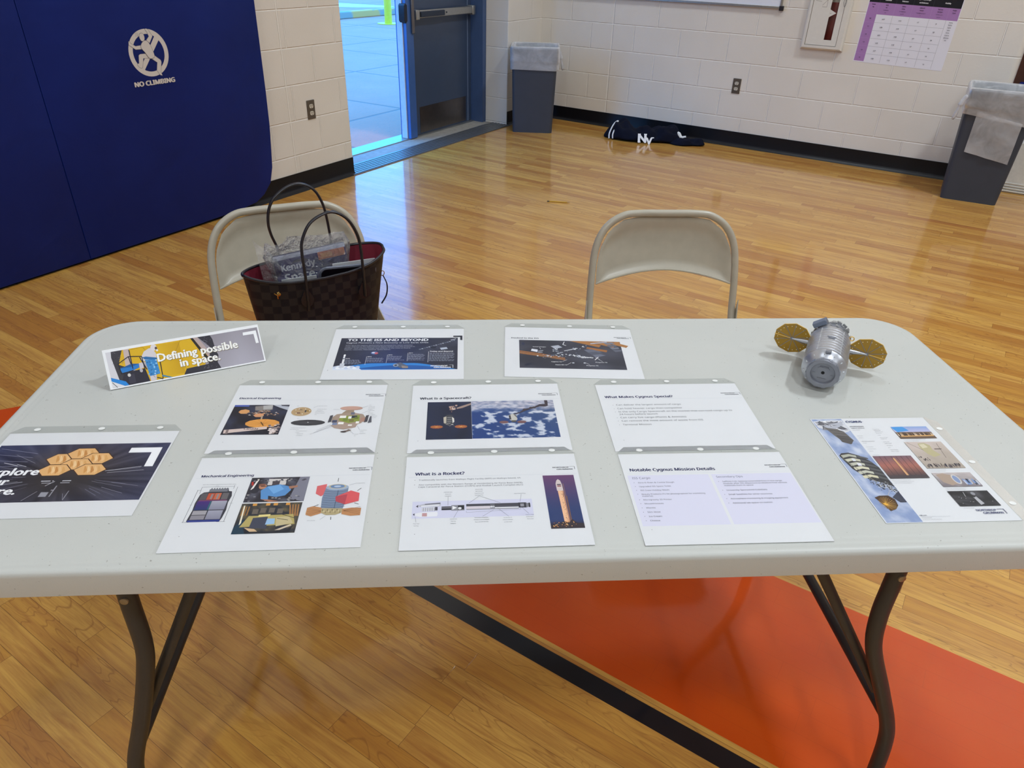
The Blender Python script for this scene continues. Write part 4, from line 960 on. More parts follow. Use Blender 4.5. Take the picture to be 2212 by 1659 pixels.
def bullets(c, items, x, gap=0.022, cap=0.0027):
    for s_, y, wd, bl in items:
        if bl: c.ell(x-gap, y-0.008, 0.002, 0.0028, TX, 8)
        c.text(s_, x, y, TX, width=wd)
def lines(c, x0, y0, x1, n, dy, col, seedv=0, cap=0.0012, al='l'):
    random.seed(seedv)
    for k in range(n):
        f = random.uniform(0.72, 1.0); x = x0
        while x < x0+(x1-x0)*f:
            l = random.uniform(0.008, 0.022); c.rect(x, y0+k*dy, min(x+l, x1), y0+k*dy+cap/LH, col); x += l+0.005
def d_iss(c):
    def bgf(a, b):
        n = fbm(a*4, b*3, 1.3); base = mixc((38, 42, 60), (34, 52, 110), max(0, 1-abs(a-0.45)*2.4)*(0.4+b*0.6)); 
        base = mixc(base, (86, 92, 112), max(0, n)*0.8*(0.4+a*0.6)); return base
    c.raster(0.064, 0.194, 0.954, 0.822, 46, 28, bgf)
    def earth(x): return 0.822-0.17*math.sin(math.pi*min(1, max(0, (x-0.02)/0.95)))**0.8
    c.poly([(0.13+0.82*k/24, max(0.70, min(0.822, 0.822-0.145*math.sin(math.pi*(0.12+0.88*k/24))))) for k in range(25)]+[(0.95, 0.822), (0.065, 0.822), (0.065, 0.76)], '2E86D4')
    c.poly([(0.2+0.7*k/20, 0.822-0.085*math.sin(math.pi*(0.05+0.9*k/20))) for k in range(21)]+[(0.9, 0.822)], '1E5CA8')
    c.poly([(0.064, 0.76), (0.10, 0.74), (0.16, 0.75), (0.24, 0.77), (0.27, 0.822), (0.064, 0.822)], 'DCE2EE')
    for k in range(9): c.ell(0.08+0.02*k, 0.775+0.012*math.sin(k*2), 0.017, 0.022, 'EEF0F6' if k % 2 else 'C9D2E6', 12)
    c.rect(0.118, 0.55, 0.131, 0.78, 'E8E8EC'); c.ell(0.1245, 0.545, 0.008, 0.02, 'F4F4F6', 12); c.rect(0.108, 0.70, 0.141, 0.78, 'C9CCD6'); c.rect(0.1185, 0.60, 0.1305, 0.62, '6A7080')
    c.text('TO THE ISS AND BEYOND', 0.116, 0.258, 'F2F4F8', width=0.611, bold=0.03, sans=False)
    c.text('Cygnus Pioneers a New Economy in Low Earth Orbit', 0.110, 0.306, 'E4E8F0', width=0.62, sans=False)
    for k, s_ in enumerate(['Since 2013 the Cygnus spacecraft has provided the nation essential', 'cargo delivery to the International Space Station and will continue to', 'partner. Each mission brings new science to the crew on board.', 'Cygnus, Launches, International, Space Station']): c.text(s_, 0.11, 0.352+k*0.030, 'C6CCDC', width=[0.50, 0.52, 0.49, 0.34][k])
    for x, y, s_, n in ((0.139, 0.615, '2013', 3), (0.293, 0.58, '2014', 3), (0.443, 0.548, '2015', 3), (0.592, 0.514, '2017', 5)):
        c.text(s_, x, y, 'F0F2F6', cap=0.0038, bold=0.03); c.line((x-0.006, y-0.01), (x-0.006, y+0.15), 0.0006, 'E0E4EC'); lines(c, x, y+0.02, x+0.12, n+2, 0.018, 'A8B0C4', int(x*100))
    c.text('Today and Beyond', 0.746, 0.487, 'F0F2F6', width=0.172, bold=0.03); c.line((0.738, 0.48), (0.738, 0.69), 0.0008, 'E0E4EC'); lines(c, 0.746, 0.51, 0.93, 9, 0.019, 'B0B8CA', 5)
    c.ell(0.338, 0.505, 0.026, 0.028, '5A78B4'); c.ell(0.352, 0.51, 0.014, 0.02, 'C0606A'); c.ell(0.33, 0.50, 0.012, 0.012, 'D8DCE8')
    for k in range(16): c.poly([(0.66+0.017*k, 0.44-0.012*k), (0.674+0.017*k, 0.425-0.012*k), (0.68+0.017*k, 0.445-0.012*k)], ['8C94A8', 'B8BECC', '6A7288'][k % 3])
    c.poly([(0.82, 0.41), (0.87, 0.395), (0.88, 0.43), (0.83, 0.45)], 'B8C0D0'); c.line((0.90, 0.25), (0.94, 0.22), 0.002, 'E0E4EC'); c.ell(0.77, 0.40, 0.022, 0.025, '22283C')
    c.poly([(0.49, 0.73), (0.54, 0.69), (0.60, 0.76), (0.60, 0.80), (0.55, 0.80)], '5C6478'); c.ell(0.51, 0.745, 0.020, 0.028, '9AA2B2'); c.ell(0.51, 0.745, 0.010, 0.014, '30384C'); c.poly([(0.55, 0.75), (0.60, 0.77), (0.60, 0.80), (0.56, 0.80)], '9A8C84')
    c.text('NORTHROP', 0.762, 0.770, 'F0F2F6', width=0.12, bold=0.03); c.text('GRUMMAN', 0.785, 0.800, 'F0F2F6', width=0.12, bold=0.03); c.line((0.895, 0.745), (0.922, 0.745), 0.0008, 'F0F2F6'); c.line((0.922, 0.742), (0.922, 0.80), 0.001, 'F0F2F6')
    c.rect(0.919, 0.155, 0.989, 0.180, '262A38'); c.rect(0.973, 0.155, 0.989, 0.245, '262A38'); c.ell(0.035, 0.83, 0.003, 0.004, '555555', 8)
def d_dock(c):
    c.text('Docked to the ISS', 0.051, 0.247, TX, width=0.212, bold=0.02); logo(c, 0.856, 0.185, 0.13)
    c.line((0.02, 0.255), (0.99, 0.255), 0.0003, 'B9BEC8')
    c.raster(0.110, 0.276, 0.892, 0.835, 30, 20, lambda a, b: mixc((52, 54, 66), (76, 78, 92), 0.5+fbm(a*2, b*2, 7)))
    for k in range(4): c.poly([(0.112, 0.497+0.016*k), (0.30, 0.560+0.016*k), (0.45, 0.625+0.014*k), (0.45, 0.634+0.014*k), (0.30, 0.571+0.016*k), (0.112, 0.508+0.016*k)], ['B87A44', '9A6236', 'C08850', 'A06A3C'][k])
    for x, w in ((0.50, 0.12), (0.62, 0.11), (0.74, 0.09)): c.poly([(x, 0.278), (x+w, 0.278), (x+w+0.12, 0.36), (x+w+0.10, 0.40)], 'AE7844')
    c.poly([(0.85, 0.278), (0.89, 0.278), (0.89, 0.36), (0.84, 0.33)], 'B07A46'); c.poly([(0.63, 0.40), (0.78, 0.46), (0.77, 0.50), (0.62, 0.43)], 'A87040')
    for k in range(4): c.poly([(0.76+0.02*k, 0.30+0.05*k), (0.83+0.02*k, 0.29+0.05*k), (0.85+0.012*k, 0.325+0.05*k), (0.78+0.02*k, 0.34+0.05*k)], ['7A7E8C', '666A78'][k % 2])
    for k in range(3): c.poly([(0.60+0.03*k, 0.46+0.05*k), (0.66+0.03*k, 0.44+0.05*k), (0.74+0.01*k, 0.50+0.03*k), (0.64+0.02*k, 0.53+0.04*k)], ['6C7080', '585C6C', '747888'][k])
    random.seed(3)
    def bits(x0, y0, x1, y1, n, s):
        for k in range(n):
            f = random.random(); x = x0+(x1-x0)*f+random.gauss(0, s); y = y0+(y1-y0)*f+random.gauss(0, s*1.2); r_ = random.uniform(0.004, 0.014)
            c.poly([(x+r_*random.uniform(.4, 1)*math.cos(a), y+r_*1.1*random.uniform(.4, 1)*math.sin(a)) for a in (0.2, 1.4, 2.7, 4.0, 5.2)], random.choice(['C8CCD4', 'A0A6B2', '8A909E', 'E0E2E6', '6A7080', '505668']))
    bits(0.27, 0.60, 0.56, 0.56, 60, 0.016); bits(0.38, 0.44, 0.42, 0.55, 34, 0.014); bits(0.47, 0.50, 0.64, 0.37, 26, 0.012); bits(0.54, 0.60, 0.66, 0.62, 20, 0.008)
    c.poly([(0.35, 0.40), (0.41, 0.375), (0.44, 0.42), (0.38, 0.45)], 'B4B8C4')
    c.line((0.45, 0.49), (0.555, 0.43), 0.0022, 'D4D6DC'); c.line((0.46, 0.30), (0.445, 0.36), 0.0016, 'E4E6EA'); c.line((0.445, 0.36), (0.47, 0.38), 0.0016, 'E4E6EA'); c.line((0.56, 0.60), (0.66, 0.62), 0.0028, 'E0E2E6'); c.line((0.66, 0.33), (0.79, 0.29), 0.004, 'B8BCC8')
    c.line((0.670, 0.66), (0.70, 0.60), 0.0018, 'F0F0F2'); c.line((0.680, 0.61), (0.705, 0.65), 0.0014, 'D8DADF')
    c.poly([(0.205, 0.46), (0.25, 0.475), (0.245, 0.525), (0.198, 0.50)], 'E2E4EC'); c.line((0.25, 0.51), (0.29, 0.49), 0.002, 'C8CAD2'); c.line((0.25, 0.535), (0.285, 0.525), 0.002, 'C8CAD2')
    W_ = 'F0F0F4'
    c.text('SpaceX-7 Dragon', 0.213, 0.422, W_, width=0.10, bold=0.02); c.text('Cygnus-12', 0.345, 0.715, W_, width=0.075, bold=0.02); c.text('Soyuz MS-13', 0.372, 0.772, W_, width=0.085, bold=0.02); c.text('Progress 74', 0.672, 0.712, W_, width=0.085, bold=0.02); c.text('Progress 73', 0.60, 0.778, W_, width=0.085, bold=0.02)
    for p, q_ in (((0.265, 0.43), (0.272, 0.465)), ((0.425, 0.705), (0.462, 0.665)), ((0.46, 0.76), (0.49, 0.72)), ((0.70, 0.65), (0.725, 0.69)), ((0.60, 0.72), (0.625, 0.755))): c.line(p, q_, 0.0007, W_)
    c.ell(0.505, 0.725, 0.01, 0.01, 'C8CAD2', 8); c.ell(0.59, 0.722, 0.01, 0.01, 'D8DAE0', 8); c.ell(0.14, 0.36, 0.012, 0.03, '2E3450'); c.ell(0.17, 0.77, 0.03, 0.02, '22283E', rot=-0.6)
def dec(c, cx, cy, rx, ry, col, seam, n=10, spokes=True):
    P = [(cx+rx*math.cos(2*math.pi*(k+.3)/n), cy+ry*math.sin(2*math.pi*(k+.3)/n)) for k in range(n)]
    c.poly(P, col)
    if spokes:
        for p in P: c.line((cx, cy), p, 0.0005, seam)
def callout(c, pts, s_, x, y, w, al='l'):
    c.pline(pts, 0.00035, '7A7E88')
    for k, l in enumerate(s_): c.text(l, x, y+k*0.022, TX, cap=0.0017, al=al)
def d_elec(c):
    head(c, 'Electrical Engineering', 0.044, 0.225, 0.268, 0.243); logo(c, 0.867, 0.165, 0.133)
    c.raster(0.036, 0.318, 0.388, 0.753, 26, 22, lambda a, b: mixc((30, 30, 42), (58, 66, 92), fbm(a*3, b*3, 2)+0.2))
    c.rect(0.036, 0.318, 0.13, 0.345, '4658A8'); c.poly([(0.28, 0.318), (0.388, 0.318), (0.388, 0.40), (0.33, 0.36)], 'B8BCC6'); c.poly([(0.33, 0.318), (0.388, 0.318), (0.388, 0.345), (0.34, 0.335)], '3A3E4A')
    c.poly([(0.17, 0.34), (0.28, 0.32), (0.29, 0.39), (0.25, 0.42), (0.18, 0.40)], '8A8480'); c.poly([(0.22, 0.33), (0.28, 0.32), (0.285, 0.38), (0.23, 0.39)], 'B4B2B0')
    dec(c, 0.115, 0.42, 0.036, 0.035, 'D9A066', 'B87C44', 7, False)
    random.seed(8)
    for k in range(70):
        x, y = random.gauss(0.22, 0.045), random.gauss(0.44, 0.025); r_ = random.uniform(0.004, 0.011)
        c.poly([(x-r_, y), (x, y-r_), (x+r_, y+r_*0.5)], random.choice(['C8A078', 'E0D8D0', '705C50', '3C3C48', 'B4886A', '8C8480']))
    dec(c, 0.218, 0.475, 0.034, 0.03, 'D89C70', 'B07850', 7, False); c.poly([(0.236, 0.48), (0.246, 0.48), (0.252, 0.57), (0.242, 0.57)], 'B8A48C')
    dec(c, 0.262, 0.594, 0.108, 0.062, 'E2A04E', 'B8762E', 12); c.line((0.25, 0.575), (0.275, 0.63), 0.002, '5A4020')
    c.poly([(0.045, 0.685), (0.30, 0.640), (0.305, 0.675), (0.05, 0.735)], 'D8C4BC'); c.poly([(0.06, 0.68), (0.075, 0.678), (0.078, 0.74), (0.063, 0.74)], '8A7A78'); c.text('Canada', 0.165, 0.682, '5A4C50', width=0.085, bold=0.02)
    for k in range(22): c.ell(random.uniform(0.30, 0.375), random.uniform(0.61, 0.735), random.uniform(.006, .014), random.uniform(.007, .016), random.choice(['D0BCB6', 'A8968F', 'E4D6D2', '7C6E6C']), 8)
    c.ell(0.479, 0.425, 0.064, 0.066, 'C2A880', 28); c.ell(0.479, 0.42, 0.062, 0.062, 'B89C74', 28)
    for x, y in ((0.44, 0.40), (0.50, 0.385), (0.515, 0.43), (0.49, 0.46), (0.46, 0.385), (0.53, 0.41), (0.45, 0.45)): c.ell(x, y, 0.004, 0.005, 'F0ECE4', 8)
    c.rect(0.463, 0.395, 0.482, 0.402, '4A3A3C'); c.rect(0.453, 0.44, 0.475, 0.452, '5A3038'); c.rect(0.50, 0.405, 0.512, 0.435, '3C3C48'); c.ell(0.517, 0.418, 0.009, 0.013, 'A08040')
    dec(c, 0.545, 0.589, 0.108, 0.042, '3A3A3E', '5A5A60', 14); c.ell(0.545, 0.586, 0.004, 0.005, 'E8E8E8', 8)
    c.text('Altair', 0.438, 0.342, TX, cap=0.0016); c.text('Boost', 0.468, 0.532, TX, cap=0.0016)
    c.ell(0.795, 0.378, 0.073, 0.031, 'BC9484', 26); c.ell(0.795, 0.374, 0.071, 0.027, 'C8A090', 26)
    c.poly([(0.765, 0.41), (0.815, 0.40), (0.82, 0.46), (0.74, 0.50), (0.745, 0.45)], 'A08C78')
    c.poly([(0.71, 0.47), (0.80, 0.44), (0.88, 0.47), (0.90, 0.52), (0.88, 0.60), (0.80, 0.66), (0.73, 0.65), (0.69, 0.58), (0.69, 0.51)], 'A89484')
    c.poly([(0.735, 0.50), (0.86, 0.48), (0.865, 0.57), (0.80, 0.60), (0.735, 0.56)], '8E9A44')
    c.poly([(0.69, 0.63), (0.86, 0.60), (0.85, 0.66), (0.78, 0.69), (0.72, 0.67)], 'B09A8C')
    for x, y, w, h, cc in ((0.735, 0.49, .04, .035, 'F0EEE8'), (0.735, 0.585, .035, .03, 'F4F2EE'), (0.845, 0.575, .02, .03, 'F0EEE8'), (0.79, 0.50, .02, .035, 'F0F0F0'), (0.80, 0.62, .025, .018, 'F0EEE8'), (0.80, 0.44, .025, .035, '6A6E80'), (0.81, 0.49, .035, .035, '3A3A48'), (0.80, 0.54, .03, .04, '7E7A44'), (0.695, 0.555, .03, .035, '4A5068'), (0.70, 0.595, .03, .03, '7A88A8'), (0.87, 0.52, .03, .06, 'B08878'), (0.76, 0.53, .03, .04, '7A8A40'), (0.83, 0.51, .025, .03, '6C7838')): c.rect(x, y, x+w, y+h, cc)
    for x in (0.672, 0.90): c.poly([(x, 0.49), (x+0.018, 0.48), (x+0.016, 0.58), (x-0.004, 0.59)], '4C4A50')
    c.poly([(0.927, 0.50), (0.936, 0.50), (0.944, 0.59), (0.92, 0.60)], '5C5C64'); c.poly([(0.76, 0.72), (0.80, 0.70), (0.81, 0.685), (0.83, 0.70), (0.80, 0.725)], '7E7068'); c.ell(0.782, 0.722, 0.018, 0.012, '4C4444')
    callout(c, [(0.55, 0.365), (0.575, 0.34)], ['Battery Access Panel'], 0.578, 0.343, 0); callout(c, [(0.68, 0.395), (0.72, 0.398)], ['Telescope Mounted to', 'Forward Deck'], 0.575, 0.392, 0); callout(c, [], ['Patch Panel, Avionic', 'Processors to Forward', 'Deck'], 0.57, 0.43, 0)
    callout(c, [(0.615, 0.70), (0.69, 0.62)], ['Propellant Tanks and Diaphragms', 'Pass and Flow Units'], 0.45, 0.665, 0); callout(c, [(0.60, 0.735), (0.70, 0.63)], ['PGF Secondary Platform', 'Antenna'], 0.49, 0.71, 0); callout(c, [(0.58, 0.755), (0.71, 0.64)], ['Updated LIDR', 'Configuration'], 0.50, 0.75, 0)
    callout(c, [(0.84, 0.385), (0.90, 0.345)], ['Lower', 'Thrusters Unit', 'Left Hand Bank', 'Capability'], 0.905, 0.335, 0); callout(c, [(0.86, 0.47), (0.905, 0.42)], ['HD Secondary', 'Panel', 'Constrainers'], 0.908, 0.415, 0); callout(c, [(0.90, 0.49), (0.945, 0.48)], ['Forward', 'Interface Box', 'Laser Panel'], 0.935, 0.48, 0)
    callout(c, [(0.86, 0.64), (0.88, 0.70)], ['PGF Secondary', 'Payload', 'Components'], 0.885, 0.705, 0); callout(c, [(0.815, 0.70), (0.85, 0.755)], ['Forward', 'EVA'], 0.855, 0.76, 0)
def d_space(c):
    c.text('What is a Spacecraft?', 0.054, 0.232, TX, width=0.342, bold=0.03); c.line((0.02, 0.252), (0.99, 0.252), 0.0003, 'B9BEC8'); logo(c, 0.856, 0.172, 0.128); c.ell(0.06, 0.84, 0.002, 0.003, '555555', 8)
    c.raster(0.107, 0.277, 0.394, 0.827, 16, 18, lambda a, b: mixc((22, 30, 54), (40, 52, 84), 0.4+fbm(a*2, b*2, 5)*0.6))
    def sea(a, b):
        n = fbm(a*7, b*10, 1.0, 5); n2 = fbm(a*14, b*22, 4.0, 4); cl_ = max(0, min(1, (n+0.35*n2-0.10)*4))
        base = mixc((34, 66, 128), (84, 100, 130), max(0, a*0.9-0.1)*(1-b*0.6)); top = max(0, min(1, (0.34-b)*7+n*0.7))
        base = mixc(base, (206, 200, 208), top*(0.75+0.4*n2)); return mixc(base, (226, 228, 234), cl_*(0.85 if b > 0.3 else 0.35))
    c.raster(0.395, 0.272, 0.945, 0.824, 110, 80, sea)
    c.poly([(0.394, 0.300), (0.394, 0.325), (0.335, 0.375), (0.30, 0.39), (0.298, 0.37), (0.33, 0.345)], 'A89084')
    random.seed(4)
    for k in range(26): c.ell(random.gauss(0.268, 0.014), random.gauss(0.372, 0.024), random.uniform(.004, .010), random.uniform(.005, .012), random.choice(['C8A898', 'E2CFC4', '8C6A5C', 'A88878', '604840']), 8)
    c.poly([(0.212, 0.51), (0.235, 0.475), (0.268, 0.475), (0.282, 0.52), (0.284, 0.60), (0.27, 0.625), (0.22, 0.62)], '3E4048'); c.poly([(0.213, 0.515), (0.232, 0.50), (0.232, 0.60), (0.216, 0.60)], 'C0B8A8'); c.poly([(0.268, 0.51), (0.281, 0.53), (0.283, 0.58), (0.272, 0.60)], 'E4E0D8')
    for k in range(4): c.rect(0.236, 0.51+k*0.028, 0.265, 0.522+k*0.028, '8A8A88')
    for k in range(18): c.ell(random.uniform(0.215, 0.285), random.uniform(0.60, 0.64), 0.004, 0.005, random.choice(['E8E4DC', '8C8880', '1C1C24']), 6)
    for cx_ in (0.171, 0.325): dec(c, cx_, 0.652, 0.040, 0.024, '9C4A38', 'D8A050', 12); c.ell(cx_, 0.652, 0.008, 0.006, 'E0B060', 8)
    c.poly([(0.885, 0.275), (0.905, 0.275), (0.907, 0.30), (0.903, 0.365), (0.885, 0.375), (0.85, 0.37), (0.77, 0.42), (0.70, 0.475), (0.66, 0.50), (0.655, 0.485), (0.71, 0.455), (0.745, 0.405), (0.80, 0.385), (0.85, 0.335), (0.885, 0.335)], '443C44')
    for x, y in ((0.745, 0.415), (0.79, 0.39), (0.81, 0.385)): c.ell(x, y, 0.014, 0.016, '4C444A', 8)
    c.poly([(0.635, 0.50), (0.66, 0.475), (0.685, 0.50), (0.69, 0.56), (0.67, 0.60), (0.64, 0.57)], 'C8C4BC'); c.poly([(0.635, 0.505), (0.647, 0.495), (0.65, 0.565), (0.638, 0.56)], '3E3E46'); c.poly([(0.668, 0.49), (0.685, 0.50), (0.688, 0.54)], '6A665E'); c.rect(0.65, 0.575, 0.68, 0.60, '5A564E')
    for cx_ in (0.60, 0.715): c.ell(cx_, 0.60, 0.030, 0.020, '7C5A5C', 16)
def d_spec(c):
    head(c, 'What Makes Cygnus Special?', 0.042, 0.220, 0.469, 0.243); logo(c, 0.860, 0.168, 0.133)
    bullets(c, [('Can deliver the largest amount of cargo', 0.343, 0.440, 1), ('Can hold heavier cargo than competitor', 0.400, 0.438, 1), ('Is the only Cargo Spacecraft on the market that can load cargo up to', 0.450, 0.766, 1), ('24-hours before launch', 0.489, 0.255, 0), ('Can carry live cargo (Plants & Animals)', 0.538, 0.436, 1), ('Can remove the most amount of waste from ISS', 0.588, 0.538, 1), ('Terminal Mission', 0.643, 0.186, 1)], 0.102)
def d_mech(c):
    head(c, 'Mechanical Engineering', 0.047, 0.233, 0.288, 0.245); logo(c, 0.866, 0.170, 0.130)
    # cutaway
    c.poly([(0.075, 0.71), (0.082, 0.60), (0.078, 0.52), (0.085, 0.43), (0.10, 0.405), (0.125, 0.40), (0.125, 0.375), (0.225, 0.365), (0.232, 0.395), (0.25, 0.40), (0.258, 0.45), (0.252, 0.52), (0.258, 0.60), (0.252, 0.68), (0.245, 0.715)], '3C3C44')
    c.rect(0.125, 0.37, 0.225, 0.40, '7A7C84')
    for k in range(7): c.poly([(0.13+k*0.014, 0.37), (0.135+k*0.014, 0.355), (0.14+k*0.014, 0.37)], '5C5E66')
    for x, cc in ((0.092, '5E5A5E'), (0.128, 'C0563C'), (0.165, 'C86A4A'), (0.205, '6A6668')): c.rect(x, 0.415, x+0.034, 0.485, cc)
    for x in (0.146, 0.178): c.rect(x, 0.425, x+0.010, 0.478, '8A8C90')
    c.rect(0.092, 0.488, 0.24, 0.50, '7A4068'); c.grad(0.088, 0.50, 0.155, 0.592, '4A2A78', '2A3A70'); c.rect(0.155, 0.50, 0.162, 0.592, '2A6A78'); c.grad(0.164, 0.50, 0.245, 0.592, 'A8A8B6', '8A8A9C')
    c.rect(0.088, 0.60, 0.160, 0.642, 'A6A2A8'); c.rect(0.088, 0.648, 0.160, 0.69, '928E96'); c.grad(0.166, 0.60, 0.243, 0.69, 'A4A4B4', '88889A'); c.rect(0.080, 0.695, 0.245, 0.715, '2A3A88')
    for p, q_ in (((0.062, 0.381), (0.06, 0.715)), ((0.055, 0.715), (0.09, 0.715)), ((0.271, 0.35), (0.269, 0.716)), ((0.23, 0.716), (0.275, 0.716)), ((0.078, 0.345), (0.252, 0.345)), ((0.078, 0.345), (0.080, 0.42)), ((0.252, 0.33), (0.252, 0.37)), ((0.058, 0.381), (0.08, 0.381))): c.line(p, q_, 0.0005, '44464E')
    c.text('2.97 m', 0.15, 0.338, TX, cap=0.0016); c.text('3.7 m', 0.052, 0.54, TX, cap=0.0016); c.text('5.08 m', 0.262, 0.53, TX, cap=0.0016); c.text('Note: This is a SMALL payload summary for IVCM reading', 0.076, 0.322, TX, width=0.18)
    # crew photo
    random.seed(6)
    c.raster(0.332, 0.253, 0.654, 0.526, 20, 14, lambda a, b: mixc((36, 34, 42), (92, 92, 104), 0.35+fbm(a*5, b*4, 9)))
    c.poly([(0.60, 0.253), (0.654, 0.253), (0.652, 0.526), (0.57, 0.50)], '80808E'); c.rect(0.43, 0.27, 0.53, 0.34, 'D2CCC8'); c.rect(0.455, 0.295, 0.495, 0.34, '4A4248'); c.line((0.352, 0.39), (0.372, 0.27), 0.003, 'EAE2DC'); c.line((0.343, 0.30), (0.350, 0.34), 0.003, 'B8362C')
    for k in range(60): c.rect(*(lambda x, y: (x, y, x+0.012, y+0.01))(random.uniform(0.335, 0.63), random.choice([random.uniform(0.255, 0.30), random.uniform(0.44, 0.51)])), random.choice(['5C5C68', '2C2C34', '8C8A90', '484450', 'A8A4A0']))
    c.ell(0.372, 0.40, 0.022, 0.03, '30303A')
    c.poly([(0.405, 0.40), (0.435, 0.355), (0.50, 0.335), (0.555, 0.36), (0.57, 0.40), (0.545, 0.46), (0.50, 0.475), (0.455, 0.46), (0.46, 0.50), (0.42, 0.495)], '5C92C8'); c.poly([(0.435, 0.36), (0.50, 0.34), (0.53, 0.39), (0.48, 0.44)], '74AADC')
    c.poly([(0.42, 0.495), (0.46, 0.50), (0.52, 0.52), (0.47, 0.525)], 'B07A60'); c.ell(0.408, 0.355, 0.021, 0.030, 'C08A6C', 16); c.ell(0.402, 0.338, 0.020, 0.014, '8A5A48', 12); c.rect(0.398, 0.35, 0.425, 0.358, '3A2C2C'); c.poly([(0.55, 0.36), (0.60, 0.35), (0.60, 0.37), (0.56, 0.39)], 'A87860')
    # interior photo
    c.raster(0.331, 0.539, 0.651, 0.845, 24, 18, lambda a, b: mixc((40, 44, 56), (110, 98, 70), 0.3+fbm(a*6, b*5, 3)))
    c.poly([(0.331, 0.78), (0.37, 0.70), (0.40, 0.82), (0.45, 0.845), (0.331, 0.845)], '1C3C50')
    for x in (0.39, 0.46, 0.50, 0.565): c.rect(x, 0.541, x+0.022, 0.565, 'D89A48')
    for x, y in ((0.40, 0.60), (0.44, 0.59), (0.485, 0.59), (0.53, 0.60)): c.rect(x, y, x+0.03, y+0.05, '70665C')
    for k in range(4): c.poly([(0.585+k*0.015, 0.56), (0.592+k*0.015, 0.56), (0.61+k*0.012, 0.68), (0.60+k*0.012, 0.68)], 'A87848')
    for k in range(3): c.poly([(0.342+k*0.015, 0.57), (0.35+k*0.015, 0.57), (0.35+k*0.015, 0.66), (0.342+k*0.015, 0.67)], '9A7040')
    c.poly([(0.345, 0.56), (0.352, 0.56), (0.362, 0.74), (0.354, 0.76)], 'F0E8D0')
    c.poly([(0.39, 0.67), (0.62, 0.66), (0.64, 0.76), (0.36, 0.78)], 'B8A868')
    c.poly([(0.415, 0.69), (0.49, 0.68), (0.50, 0.80), (0.41, 0.79)], '444858'); c.poly([(0.49, 0.70), (0.53, 0.70), (0.535, 0.755), (0.488, 0.76)], '9CC0E0'); c.poly([(0.44, 0.66), (0.50, 0.655), (0.50, 0.675), (0.44, 0.68)], 'E8D890')
    c.poly([(0.535, 0.69), (0.60, 0.68), (0.63, 0.75), (0.545, 0.78)], 'C8BA90'); c.line((0.54, 0.70), (0.60, 0.72), 0.001, '2A2A2A'); c.line((0.56, 0.66), (0.63, 0.70), 0.001, '2A2A2A')
    c.poly([(0.38, 0.79), (0.45, 0.825), (0.52, 0.835), (0.60, 0.815), (0.635, 0.77), (0.62, 0.845), (0.40, 0.845)], '20242E'); c.poly([(0.385, 0.785), (0.44, 0.80), (0.46, 0.825), (0.42, 0.825)], 'D8B890'); c.poly([(0.545, 0.815), (0.62, 0.76), (0.625, 0.775), (0.57, 0.815)], 'D8C8B0')
    # capsule drawing
    c.poly([(0.708, 0.366), (0.76, 0.345), (0.765, 0.45), (0.742, 0.48), (0.71, 0.45)], 'D86A6C')
    for sx, x in ((1, 0.683), (1, 0.872)):
        c.poly([(x, 0.60), (x+0.03, 0.585), (x+0.072, 0.60), (x+0.095, 0.625), (x+0.08, 0.66), (x+0.03, 0.69), (x, 0.67)] if x < 0.8 else [(x, 0.62), (x+0.05, 0.61), (x+0.10, 0.615), (x+0.10, 0.69), (x+0.05, 0.695), (x, 0.675)], 'C08A5C')
        for k in range(5): c.line((x+0.09 if x < 0.8 else x+0.005, 0.64), (x+0.005 if x < 0.8 else x+0.095, 0.60+k*0.02), 0.0004, '6A4428')
    c.poly([(0.759, 0.39), (0.884, 0.39), (0.884, 0.50), (0.874, 0.615), (0.756, 0.605), (0.75, 0.50)], '7C8CA4')
    for k in range(8): c.pline([(0.756, 0.425+k*0.024), (0.80, 0.435+k*0.024), (0.85, 0.435+k*0.024), (0.882, 0.425+k*0.024)], 0.0006, '48586E')
    c.ell(0.8215, 0.385, 0.063, 0.033, 'A4B4C8', 24); c.ell(0.8215, 0.375, 0.048, 0.026, 'C8B890', 24); c.ell(0.8215, 0.375, 0.040, 0.021, '6A88B0', 24); c.ell(0.8215, 0.375, 0.02, 0.010, 'B8C8DC', 16)
    c.line((0.83, 0.42), (0.827, 0.61), 0.0008, '3C4A5C')
    c.poly([(0.760, 0.61), (0.873, 0.615), (0.871, 0.66), (0.84, 0.68), (0.79, 0.68), (0.762, 0.655)], 'B4A47C')
    for k in range(12): c.rect(0.766+k*0.0085, 0.622+(k % 3)*0.012, 0.771+k*0.0085, 0.636+(k % 3)*0.012, ['6E624A', 'D8CCA4', '8C7C5C'][k % 3])
    c.poly([(0.822, 0.49), (0.90, 0.425), (0.95, 0.455), (0.952, 0.54), (0.88, 0.575), (0.828, 0.54)], 'DA5C60'); c.poly([(0.822, 0.49), (0.884, 0.465), (0.88, 0.575), (0.828, 0.54)], 'B84A56')
    for p, q_ in (((0.818, 0.32), (0.818, 0.28)), ((0.74, 0.57), (0.715, 0.59)), ((0.93, 0.56), (0.955, 0.575)), ((0.82, 0.70), (0.822, 0.73)), ((0.935, 0.43), (0.955, 0.40))): c.line(p, q_, 0.0008, '222222')
    callout(c, [(0.885, 0.365), (0.92, 0.345), (0.93, 0.345)], ['Cargo Module'], 0.932, 0.348, 0); callout(c, [(0.79, 0.69), (0.765, 0.725)], ['Service Module'], 0.70, 0.735, 0)
